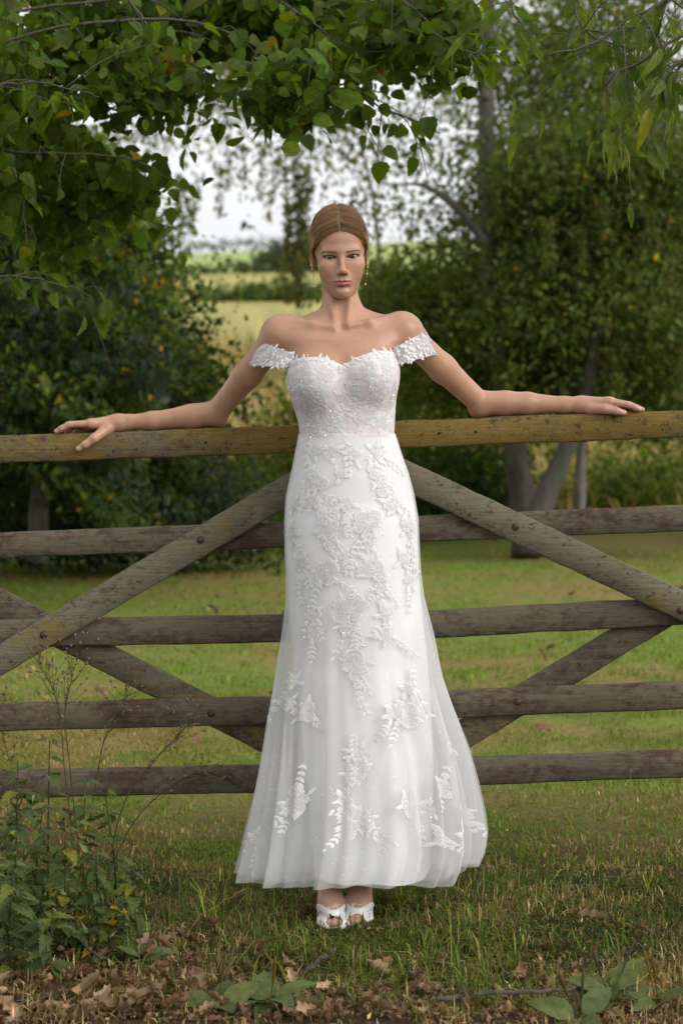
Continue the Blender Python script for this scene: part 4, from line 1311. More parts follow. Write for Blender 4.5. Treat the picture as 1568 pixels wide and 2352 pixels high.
def build_dress():
    th = np.linspace(-math.pi, math.pi, 241)[:-1]
    # lining
    z = np.linspace(WAIST + .002, .118, 90)
    P = skirt_ring(z, th, LIN, LF, 0)
    sway = .006 * np.cos(th * 6 + 1)[None] * np.clip((.7 - z) / .6, 0, 1)[:, None]
    P[..., 1] += sway * np.cos(th)[None]; P[..., 0] += sway * np.sin(th)[None]
    P[-1, :, 2] += .003 * np.cos(th * 5)
    new_obj('skirt_lining', P.reshape(-1, 3), grid_faces(len(z), len(th), True), FM['lining'], dress)
    # tulle layers
    th2 = np.linspace(-math.pi, math.pi, 721)[:-1]
    hem = np.interp(th2, np.radians([-180, -120, -90, -45, 0, 30, 48, 58, 68, 90, 130, 180]), [.10, .10, .100, .113, .124, .120, .112, .118, .150, .146, .11, .10])
    for nm, fold, seed, grow, dz, mt in (('tulle_overskirt', .150, 3, .0018, 0, 'tulle'), ('tulle_underskirt', .17, 8, -.010, .012, 'tulle_in')):
        u = np.linspace(0, 1, 130)
        n = len(u)
        zt = WAIST + .003
        base = skirt_ring(zt + (hem.mean() + dz - zt) * u, th2, SIL, BF, fold, seed, grow)
        lim = np.clip(((base[..., 2] - .97) / .12), 0, 1)
        Z = zt + (hem[None] + dz - zt) * u[:, None]
        base[..., 2] = Z + .004 * vnoise(np.stack([np.broadcast_to(th2 * 8, Z.shape), Z * 3], -1), 1, seed) * u[:, None] ** 3
        if nm == 'tulle_underskirt':
            lp = skirt_ring(base[:, 0, 2], th2, LIN, LF, 0, 0, .002)
            base[..., 0] = lp[..., 0] * lim + base[..., 0] * (1 - lim); base[..., 1] = lp[..., 1] * lim + base[..., 1] * (1 - lim)
        new_obj(nm, base.reshape(-1, 3), grid_faces(n, len(th2), True), FM[mt], dress)
        if nm == 'tulle_overskirt':
            OUT = base
    # bodice
    nz = neck_z(th)
    u = np.linspace(0, 1, 56)
    zg = np.linspace(WAIST - .004, 1.47, 80)
    full = bodice_ring(zg, th, .0045)
    B = np.zeros((len(u), len(th), 3))
    for j in range(len(th)):
        zz = WAIST - .004 + (nz[j] - WAIST + .004) * u
        for k in range(3):
            B[:, j, k] = np.interp(zz, zg, full[:, j, k])
    rim = B[-1].copy(); rim[:, 0] -= .005 * np.sin(th); rim[:, 1] += .005 * np.cos(th); rim[:, 2] -= .003
    B2 = np.concatenate([B, rim[None]], 0)
    new_obj('bodice', B2.reshape(-1, 3), grid_faces(len(u) + 1, len(th), True)[:, ::-1], FM['bodice'], dress)
    return th2, OUT, th, full, zg

TH2, OUTER, TH1, BODF, BODZ = build_dress()
# lookup table of the visible surface: rows by height
ZR = np.linspace(.11, 1.44, 420)
def make_table():
    T = np.zeros((len(ZR), len(TH2), 3))
    for j in range(len(TH2)):
        o = OUTER[::-1, j]
        for k in range(3):
            T[:, j, k] = np.interp(ZR, o[:, 2], o[:, k])
    up = ZR > WAIST
    Bz = np.stack([np.stack([np.interp(ZR[up], BODZ, BODF[:, j, k]) for j in range(len(TH1))], 1) for k in range(3)], -1)
    for k in range(3):
        T[up, :, k] = np.stack([np.interp(TH2, TH1, Bz[i, :, k]) for i in range(up.sum())])
    T[..., 2] = ZR[:, None]
    return T
TAB = make_table()
def surf(th, z):
    """(x,y,z) and outward normal of the dress at angle/height arrays"""
    fi = np.clip((z - ZR[0]) / (ZR[1] - ZR[0]), 0, len(ZR) - 1.001)
    fj = np.clip((th - TH2[0]) / (TH2[1] - TH2[0]), 0, len(TH2) - 1.001)
    def at(fi, fj):
        i, j = fi.astype(int), fj.astype(int)
        a, b = (fi - i)[..., None], (fj - j)[..., None]
        return (TAB[i, j] * (1 - a) + TAB[i + 1, j] * a) * (1 - b) + (TAB[i, j + 1] * (1 - a) + TAB[i + 1, j + 1] * a) * b
    p = at(fi, fj)
    du = at(fi, np.clip(fj + 3, 0, len(TH2) - 1.001)) - at(fi, np.clip(fj - 3, 0, len(TH2) - 1.001))
    dv = at(np.clip(fi + 3, 0, len(ZR) - 1.001), fj) - at(np.clip(fi - 3, 0, len(ZR) - 1.001), fj)
    n = np.cross(du, dv)
    n /= np.linalg.norm(n, axis=-1)[..., None] + 1e-12
    return p, n
def locate(px, py):
    """angle and height on the dress front for a place in the picture"""
    y = -.1
    for _ in range(5):
        w = W(px, py, y)
        i = int(np.clip(np.searchsorted(ZR, w[2]), 0, len(ZR) - 1))
        row = TAB[i]
        fr = np.where(np.abs(TH2) < 1.45)[0]
        j = fr[np.argmin(np.abs(row[fr, 0] - w[0]))]
        y = row[j, 1]
    return TH2[j], w[2]
def place(th0, z0, U, Vv, H):
    """local tangent coordinates (metres) -> points standing H off the cloth"""
    p0, _ = surf(np.array([th0]), np.array([z0]))
    e = .02
    pa, _ = surf(np.array([th0 - e]), np.array([z0])); pb, _ = surf(np.array([th0 + e]), np.array([z0]))
    r = max(.06, np.linalg.norm(pb - pa) / (2 * e))
    p, n = surf(np.clip(th0 + U / r, -math.pi + .01, math.pi - .01), np.clip(z0 + Vv, ZR[0] + .003, ZR[-1]))
    return p + n * H[..., None]

LR = np.random.default_rng(12)
def lace_flower(px, py, size, seed):
    """size = radius in picture units; embroidered flower of overlapping round petals, corded rims, a raised heart"""
    rng = np.random.default_rng(1000 + seed)
    th0, z0 = locate(px, py)
    Rm = size * PIX * .9
    na, nr = 90, 9
    ph = np.linspace(0, 2 * math.pi, na + 1)[:-1]
    rot = rng.uniform(0, 6.28); npet = int(rng.choice((4, 5, 5)))
    w = (ph - rot + .25 * np.sin(ph + rot)) * npet / 2
    lob = np.abs(np.cos(w)) ** .38
    rad = Rm * (.58 + .42 * lob) * (1 + .20 * np.cos(ph * 2 + rng.uniform(0, 6)) + .14 * np.cos(ph + rng.uniform(0, 6)) + .08 * np.cos(ph * 3 + rng.uniform(0, 6)) + .03 * np.cos(ph * 23 + seed) + .03 * rng.normal(size=na))
    rr = np.array([.05, .16, .30, .45, .60, .74, .86, .93, 1.0])[:, None]
    U = rr * (rad * np.cos(ph))[None]; Vv = rr * (rad * np.sin(ph))[None] * 1.05
    seam = np.exp(-(np.cos(w) / .22) ** 2)[None]
    rim = np.exp(-((rr - .93) / .05) ** 2)
    vein = np.clip(np.cos(w * 10 + .6 * np.sin(rr * 9)), 0, 1) ** 2
    H = .0006 + .0003 * rr * (1 - seam) + .0003 * rim + .0002 * vein + .0007 * np.exp(-(rr / .17) ** 2) - .0005 * (rr > .99) + .0003 * rr ** 2 * np.sin(w * 2 + seed)
    P = place(th0, z0, U, Vv, np.broadcast_to(H, U.shape))
    petal_tone = .76 + .12 * rim + .07 * vein + .12 * np.exp(-(rr / .2) ** 2) - .12 * seam * (rr > .15) - .04 * np.exp(-((rr - .5) / .25) ** 2)  # paler at rims, veins and heart, darker between petals
    C = np.clip(petal_tone, .5, .90).reshape(-1, 1) * np.array([1.0, .99, .965])
    Fl = grid_faces(nr, na, True).tolist() + [list(range(na - 1, -1, -1))]
    new_obj('lace_flower', P.reshape(-1, 3), Fl, FM['lace'], dress, True, C)
    return th0, z0, Rm

def leaf_points(th0, z0, u0, v0, ang, L, wd, n=8, lift=.0007):
    t = np.linspace(0, 1, n)
    w = wd * np.sin(math.pi * t ** .8) ** .9
    ca, sa = math.cos(ang), math.sin(ang)
    U, Vv, H = [], [], []
    for side in (-1, 0, 1):
        x = t * L; y = side * w
        U.append(u0 + ca * x - sa * y); Vv.append(v0 + sa * x + ca * y)
        H.append(np.full(n, lift) + (.0004 if side == 0 else .0) - .0003 * (side != 0) + .0003 * np.sin(t * 3.1))
    return place(th0, z0, np.array(U).T, np.array(Vv).T, np.array(H).T).reshape(-1, 3)
LEAF_F = [[i * 3 + k, i * 3 + k + 1, (i + 1) * 3 + k + 1, (i + 1) * 3 + k] for i in range(7) for k in range(2)]
def lace_leaf(th0, z0, u0, v0, ang, L, wd):
    new_obj('lace_leaf', leaf_points(th0, z0, u0, v0, ang, L, wd), LEAF_F, FM['lace_bright'], dress)
def cord(th0, z0, pts, r=.0007):
    pts = spline(np.array([(a, b, 0) for a, b in pts]), 12)
    P = place(th0, z0, pts[:, 0], pts[:, 1], np.full(12, .0010))
    V, F = tube(P, r, 5)
    return V, F

FLOWERS = [(700, 850, 20), (745, 858, 24), (845, 850, 26), (888, 838, 24), (670, 868, 16), (787, 917, 13), (733, 938, 22), (698, 945, 20), (862, 928, 24), (895, 930, 18),
           (832, 960, 27), (743, 962, 27), (700, 905, 22), (872, 890, 20), (720, 980, 20), (770, 978, 16), (880, 972, 18), (812, 935, 14), (668, 900, 14), (905, 890, 14),
           (721, 1108, 34), (712, 1152, 20), (756, 1210, 37), (845, 1203, 37), (867, 1093, 28), (886, 1125, 26), (938, 1210, 26), (668, 1228, 22), (747, 1313, 34), (856, 1305, 34),
           (690, 1294, 18), (875, 1346, 20), (944, 1335, 18), (805, 1402, 42), (714, 1411, 22), (886, 1411, 20), (717, 1455, 20), (886, 1459, 20), (816, 1525, 38), (794, 1160, 18),
           (760, 1040, 16), (725, 1035, 16), (812, 1045, 16), (865, 1040, 18), (780, 1090, 12), (760, 1250, 16), (850, 1245, 16), (930, 1285, 20), (900, 1160, 22), (675, 1160, 16),
           (694, 1634, 32), (924, 1634, 36), (665, 1565, 18), (815, 1771, 32), (818, 1730, 20), (678, 1839, 34), (806, 1887, 36), (838, 1880, 22), (944, 1851, 32), (1012, 1807, 22),
           (1040, 1875, 36), (1018, 1925, 24), (1062, 1925, 20), (590, 1930, 20), (790, 1840, 18), (900, 1640, 18), (796, 1440, 20), (940, 1585, 14), (985, 1860, 16), (660, 1612, 16)]
def build_lace():
    cords = MB()
    seq = MB()
    nleaf = 0
    for i, (px, py, sz) in enumerate(FLOWERS):
        th0, z0, Rm = lace_flower(px, py, sz, i)
        k = 3 if sz < 18 else 4
        a0 = LR.uniform(0, 6.28)
        for q in range(k):
            a = a0 + q * 6.28 / k + LR.uniform(-.5, .5)
            u0, v0 = Rm * .75 * math.cos(a), Rm * .75 * math.sin(a)
            if nleaf < 290:
                lace_leaf(th0, z0, u0, v0, a + LR.uniform(-.6, .6), LR.uniform(.016, .028), LR.uniform(.0042, .0065)); nleaf += 1
        # a trailing sprig of fine cord with little leaves
        if sz >= 18 and py > 1000:
            a = -1.57 + LR.uniform(-1.0, 1.0)
            L = LR.uniform(.05, .085)
            p1 = (Rm * .6 * math.cos(a), Rm * .6 * math.sin(a))
            p2 = (p1[0] + L * .5 * math.cos(a) + LR.uniform(-.012, .012), p1[1] + L * .5 * math.sin(a))
            p3 = (p1[0] + L * math.cos(a), p1[1] + L * math.sin(a))
            cords.add(*cord(th0, z0, [p1, p2, p3]))
            for t in (.35, .55, .75, 1.0):
                for s in (-1, 1):
                    b = (p1[0] * (1 - t) + p3[0] * t, p1[1] * (1 - t) + p3[1] * t)
                    V = leaf_points(th0, z0, b[0], b[1], a + s * .8 * (t < 1), LR.uniform(.011, .019), .0034)
                    cords.add(V, LEAF_F)
        for q in range(3):
            r = Rm * LR.uniform(.9, 1.9); a = LR.uniform(0, 6.28)
            p = place(th0, z0, np.array([r * math.cos(a)]), np.array([r * math.sin(a)]), np.array([.002]))[0]
            tilt = LR.normal(size=3) * .5 + np.array([0, -1, .2]); tilt /= np.linalg.norm(tilt)
            e1 = np.cross(tilt, (0, 0, 1)); e1 /= np.linalg.norm(e1); e2 = np.cross(tilt, e1)
            seq.add([p + .0017 * (math.cos(x) * e1 + math.sin(x) * e2) for x in np.linspace(0, 6.28, 7)[:-1]], [list(range(6))])
    # running vines between the big flowers
    vines = [[(745, 1235), (760, 1262), (790, 1290), (800, 1312)], [(850, 1232), (838, 1262), (815, 1290), (803, 1312)], [(735, 1330), (722, 1370), (714, 1400)],
             [(868, 1360), (878, 1390), (886, 1405)], [(805, 1440), (812, 1470), (815, 1500)], [(820, 1560), (822, 1590), (838, 1635)], [(815, 1680), (812, 1710), (816, 1740)],
             [(700, 1750), (688, 1790), (680, 1820)], [(660, 1880), (650, 1910), (640, 1945)], [(1045, 1715), (1030, 1750), (1015, 1790)], [(950, 1530), (948, 1570), (980, 1640)],
             [(640, 1600), (625, 1640), (618, 1650)], [(715, 1010), (705, 1050), (715, 1085)], [(790, 1010), (800, 1050), (798, 1090)], [(870, 1010), (880, 1050), (870, 1080)],
             [(730, 1140), (735, 1170), (750, 1185)], [(800, 1175), (795, 1200), (800, 1225)], [(690, 1320), (684, 1350), (690, 1380)], [(940, 1235), (950, 1270), (945, 1320)],
             [(835, 1910), (870, 1925), (880, 1960)], [(745, 885), (735, 905), (735, 925)], [(790, 880), (815, 895), (810, 925)], [(770, 930), (775, 950), (770, 975)], [(690, 880), (700, 910), (700, 935)]]
    for pts in vines:
        P = spline(np.array([(a, b, 0) for a, b in pts]), 12)
        Q = []
        for p in P:
            t, zz = locate(p[0], p[1])
            a, n = surf(np.array([t]), np.array([zz])); Q.append((a + n * .0010)[0])
        V, F = tube(Q, .0007, 5); cords.add(V, F)
        for i in range(1, 12, 2):
            t, zz = locate(P[i][0], P[i][1])
            d = P[min(11, i + 1)] - P[i - 1]; a = math.atan2(-d[1], d[0])
            for s in (-1, 1):
                cords.add(leaf_points(t, zz, 0, 0, a + s * LR.uniform(.6, 1.0), LR.uniform(.012, .022), LR.uniform(.0034, .005)), LEAF_F)
    o = cords.build('lace_vines', FM['lace_bright'], dress); o['kind'] = 'stuff'
    o = seq.build('sequins', FM['sequin'], dress, False); o['kind'] = 'stuff'
    # small lace leaves standing proud along the neckline
    edge = MB()
    for t in np.linspace(-1.35, 1.35, 60):
        zz = float(neck_z(np.array([t]))[0]) - .006
        edge.add(leaf_points(t, zz, 0, 0, LR.choice((0.0, math.pi)) + LR.uniform(-.25, .35), LR.uniform(.010, .016), .0036, 8, .0016), LEAF_F)
        edge.add(leaf_points(t, zz - .005, 0, 0, LR.uniform(-.8, 3.9), LR.uniform(.010, .016), .0036, 8, .0012), LEAF_F)
    for t in (-.95, -.78, -.5, -.35, .25, .62, .9, 1.05):
        zz = float(neck_z(np.array([t]))[0]) - .006
        edge.add(leaf_points(t, zz, 0, 0, 1.57 + LR.uniform(-.6, .6), LR.uniform(.013, .018), .0036, 8, .003), LEAF_F)
    o = edge.build('neckline_lace', FM['lace_bright'], dress); o['kind'] = 'stuff'
build_lace()

def sleeve(s, top_out, bot_out, top_in, bot_in, cy, ry):
    """off-shoulder band round the upper arm: lace over net, tapering to the bodice"""
    n, m = 64, 9
    TO, BO, TI, BI = (np.array([W(*p, 0)[0], 0, W(*p, 0)[2]]) for p in (top_out, bot_out, top_in, bot_in))
    def pt(a, v, off=0.0):
        """a: 0 at the outer arm, pi at the bodice, front for sin>0"""
        k = (1 - math.cos(a)) / 2
        out = TO * (1 - v) + BO * v; inn = TI * (1 - v) + BI * v
        p = out * (1 - k) + inn * k
        p = p + np.array([s * off * math.cos(a), 0, 0])
        p[1] = cy + (.010 * (1 - k) - .055 * k) * (math.sin(a) > -2) - (ry + off) * math.sin(a)
        if math.sin(a) < 0:
            p[1] = cy + .004 * (1 - k) - (ry + off) * math.sin(a)
        return p
    V, F = [], []
    for i in range(n):
        a = 2 * math.pi * i / n
        for j in range(m):
            v = j / (m - 1)
            V.append(pt(a, v, .002 * math.sin(v * 3.1) + .0012 * math.sin(a * 9 + v * 6)))
    F = [[i * m + j, i * m + j + 1, ((i + 1) % n) * m + j + 1, ((i + 1) % n) * m + j] for i in range(n) for j in range(m - 1)]
    sl = new_obj('sleeve', V, F, FM['sleeve'], dress)
    mb = MB()
    for q in range(150):
        a = LR.uniform(.12, 2.9); v = LR.uniform(.06, .94) if q % 7 else LR.choice((0.02, .97, .97))
        c = pt(a, v, .0028)
        e1 = pt(a + .05, v, .0035) - c; e1 /= np.linalg.norm(e1)
        e2 = pt(a, v + .05, .0035) - c; e2 /= np.linalg.norm(e2)
        nn = np.cross(e1, e2)
        if nn[1] > 0: nn = -nn
        ang = LR.uniform(0, 6.28); L = LR.uniform(.008, .013); wd = LR.uniform(.0024, .0038)
        d = math.cos(ang) * e1 + math.sin(ang) * e2; w = np.cross(nn, d)
        lift = LR.uniform(0, .006) * (LR.random() < .08)
        Vl = []
        for t in np.linspace(0, 1, 8):
            ww = wd * math.sin(math.pi * t ** .8) ** .9
            for side in (-1, 0, 1):
                Vl.append(c + d * L * t + w * ww * side + nn * (.0002 + .6 * lift * t + (.0004 if side == 0 else 0)))
        mb.add(Vl, LEAF_F)
    o = mb.build('sleeve_lace', FM['lace_bright'], sl); o['kind'] = 'stuff'
sleeve(-1, (594, 783), (572, 839), (688, 818), (662, 846), .028, .0445)
sleeve(1, (979, 760), (1003, 813), (900, 802), (915, 838), .028, .0445)

# ------------------------------------------------------------------ peep-toe shoes
def build_shoes():
    m, nt, out = mat_new('ivory_satin_shoe')
    tc = nd(nt, 'ShaderNodeTexCoord')
    n = noise_node(nt, tc.outputs['Object'], 700, 2)
    principled(nt, out, (.80, .78, .74), .42, Sheen_Weight=.2, Normal=bump(nt, n.outputs[0], .1, .0004))
    cr, nt, out = mat_new('crystal_bead')
    principled(nt, out, (.80, .77, .70), .10, Metallic=.35, Coat_Weight=.8)
    for ox, oy in ((-.034, .062), (.052, .082)):
        s = 1 if ox > 0 else -1
        t = -.012 * s
        f = Field(axis((ox - .06, ox + .06, .0016)), axis((oy - .20, oy + .07, .002)), axis((-.004, .135, .0016)))
        foot_field(f, (ox, oy))
        X, Y, Z = f.grid((slice(None),) * 3)
        A = f.F + 0
        shell = A - .0042
        sole = np.maximum(np.maximum(d_ell(X, Y, Z, (ox + t + .004 * s, oy - .13, .008), (.036, .052, .02)), Z - .010), .0015 - Z)
        shell = smin(shell, sole, .006)
        # vamp only: cut the instep opening, the sides and the peep toe
        zt = np.interp(np.broadcast_to(Y - oy, A.shape), [-.16, -.122, -.10, -.06, -.02, .03], [.05, .049, .030, .040, .062, .085])
        zt = zt - .004 * np.cos((X - ox - t) / .03 * 2.6)
        shell = np.maximum(shell, Z - zt)
        shell = np.maximum(shell, -d_ell(X, Y, Z, (ox + t - .003 * s, oy - .176, .022), (.0235, .022, .013)))
        shell = np.maximum(shell, -(A + .0005))
        f.F = shell.astype(np.float32)
        V, Fc = largest_piece(*f.mesh())
        Fc = orient_out(V, Fc)
        root = empty('shoe', (ox, oy, 0)); root.parent = person
        root.location = np.array((ox, oy, 0)) - np.array(person.location)
        new_obj('upper', V, Fc, m, root)
        mb = MB()
        V, F = tube([(ox, oy + .040, .085), (ox, oy + .034, .04), (ox, oy + .030, .0)], [.022, .010, .006], 12); mb.add(V, F)
        mb.build('heel', m, root)
        mb = MB()
        P = [(ox + .031 * math.sin(a), oy + .012 + .040 * math.cos(a), .112 - .026 * (1 - math.cos(a)) * .5) for a in np.linspace(-2.2, 2.2, 20)]
        V, F = tube(P, .0035, 6); mb.add(V, F)
        mb.build('strap', m, root)
        mb = MB()
        rng = np.random.default_rng(int(ox * 1000) + 99)
        c = np.array([ox + t - .002 * s, oy - .141, .0500])
        for q in range(110):
            a, r = rng.uniform(0, 6.28), .019 * rng.random() ** .5
            p = c + np.array([r * math.cos(a), r * math.sin(a) * .75 - .002, .004 * (1 - (r / .02) ** 2) + .55 * r * math.sin(a) - 9 * r * r * math.cos(a) ** 2])
            q8 = .0018 + .0012 * rng.random()
            Rm = np.array(Matrix.Rotation(rng.uniform(0, 6), 3, rng.normal(size=3)))
            Vb = np.array([(1, 0, 0), (-1, 0, 0), (0, 1, 0), (0, -1, 0), (0, 0, 1), (0, 0, -1)]) * q8 @ Rm.T + p
            mb.add(Vb, [[0, 2, 4], [2, 1, 4], [1, 3, 4], [3, 0, 4], [2, 0, 5], [1, 2, 5], [3, 1, 5], [0, 3, 5]])
        b = mb.build('crystal_brooch', cr, root, False); b['kind'] = 'stuff'
build_shoes()
# ------------------------------------------------------------------ overhanging branches with single leaves
def blade_mesh(name, L, wd, mat, col, serr=0.0, shape=.75, fold=.22, curl=.25, nt=9, nw=5, seed=0, point=1.0):
    """a leaf: base at the origin, tip along +x, upper side +z"""
    rng = np.random.default_rng(seed)
    V, F = [], []
    for i in range(nt):
        t = i / (nt - 1)
        w = wd * (math.sin(math.pi * t ** shape) ** point if 0 < t < 1 else .02)
        for j in range(nw):
            s = -1 + 2 * j / (nw - 1)
            e = 1 + (serr * ((i % 2) * 2 - 1) if abs(s) == 1 else 0)
            yv = s * w * e
            z = fold * abs(yv) - curl * L * t * t + .012 * L * math.sin(9 * t + 3 * s + seed) * 1.2
            V.append((t * L, yv, z))
    for i in range(nt - 1):
        for j in range(nw - 1):
            F.append([i * nw + j, (i + 1) * nw + j, (i + 1) * nw + j + 1, i * nw + j + 1])
    V = np.array(V)
    c = np.array(col) * (1 + .12 * vnoise(V, 60, seed))[:, None]
    return mesh_data(name, V, F, True, mat, c)

RAND_GREEN = [(0.0, (.62, .75, .6)), (.45, (1.0, 1.0, 1.0)), (.86, (1.35, 1.25, .9)), (.965, (1.5, 1.4, .8)), (.992, (2.2, 1.5, .5))]
LEAF_NEAR = leaf_material('near_green_leaf', .55, .48, True, RAND_GREEN, .20)
TWIG = bark_material('twig_bark', (.05, .042, .03), (.13, .11, .08), (.09, .08, .05), 60)

def orient(o, p, d, nrm, scale):
    d = d / np.linalg.norm(d)
    w = np.cross(nrm, d); w /= np.linalg.norm(w) + 1e-9
    n = np.cross(d, w)
    m = Matrix(((d[0], w[0], n[0], p[0]), (d[1], w[1], n[1], p[1]), (d[2], w[2], n[2], p[2]), (0, 0, 0, 1)))
    o.matrix_basis = m @ Matrix.Scale(scale, 4)

def leafy_branch(root, name, pts, d, radius, leaves, meshes, seed, droop=.6, spread=.10, face=(0, -.6, .8), twigs=6, scale=(.75, 1.2), depth=.25):
    rng = np.random.default_rng(seed)
    pm = np.array(root.location)
    P = np.array([W(px, py, d - DIST) for px, py in pts])
    P[:, 1] += np.linspace(0, rng.uniform(-.2, .2), len(P))
    S = spline(P, 30)
    S += .006 * np.stack([vnoise(np.arange(30)[:, None] * 1.0, .6, seed + k) for k in range(3)], -1)
    mb = MB()
    V, F = tube(S - pm, np.linspace(radius, radius * .35, 30), 7); mb.add(V, F)
    spots = []
    for q in range(twigs):
        i = rng.integers(3, 28)
        t = S[min(29, i + 1)] - S[i - 1]; t /= np.linalg.norm(t)
        dv = t * .5 + rng.normal(size=3) * np.array([.6, depth * 2.2, .5]) + np.array([0, 0, -droop * .5])
        dv /= np.linalg.norm(dv)
        L = rng.uniform(.6, 1.6) * spread * 1.6
        Q = spline(np.array([S[i], S[i] + dv * L * .5 + (0, 0, .01), S[i] + dv * L + np.array([0, 0, -droop * .05])]), 8)
        V, F = tube(Q - pm, np.linspace(radius * .4, radius * .18, 8), 5); mb.add(V, F)
        for k in range(2, 8):
            spots.append((Q[k], dv))
    for i in range(4, 30):
        t = S[min(29, i + 1)] - S[i - 1]; t /= np.linalg.norm(t)
        spots.append((S[i], t))
    br = link('branch', None, root) if False else None
    data = MB()
    # petioles are part of the branch wood
    chosen = []
    for q in range(leaves):
        p, t = spots[rng.integers(0, len(spots))]
        side = rng.normal(size=3) * np.array([1, .8, .5])
        dv = t * .5 + side * .6 + np.array([0, 0, -droop])
        dv /= np.linalg.norm(dv)
        pe = p + dv * rng.uniform(.015, .035)
        V, F = tube([p - pm, (p + pe) / 2 - pm + (0, 0, .002), pe - pm], [.0011, .0009, .0007], 4); mb.add(V, F)
        nrm = np.array(face) + rng.normal(size=3) * .55
        chosen.append((pe, dv + rng.normal(size=3) * .15, nrm, rng.uniform(*scale), rng.integers(0, len(meshes))))
    V = np.concatenate(mb.V)
    br = link('branch', mesh_data('branch', V, mb.F, True, TWIG), root)
    for pe, dv, nrm, sc_, mi in chosen:
        o = link('leaf', meshes[mi], br)
        orient(o, pe - pm, dv, nrm, sc_)
    return br

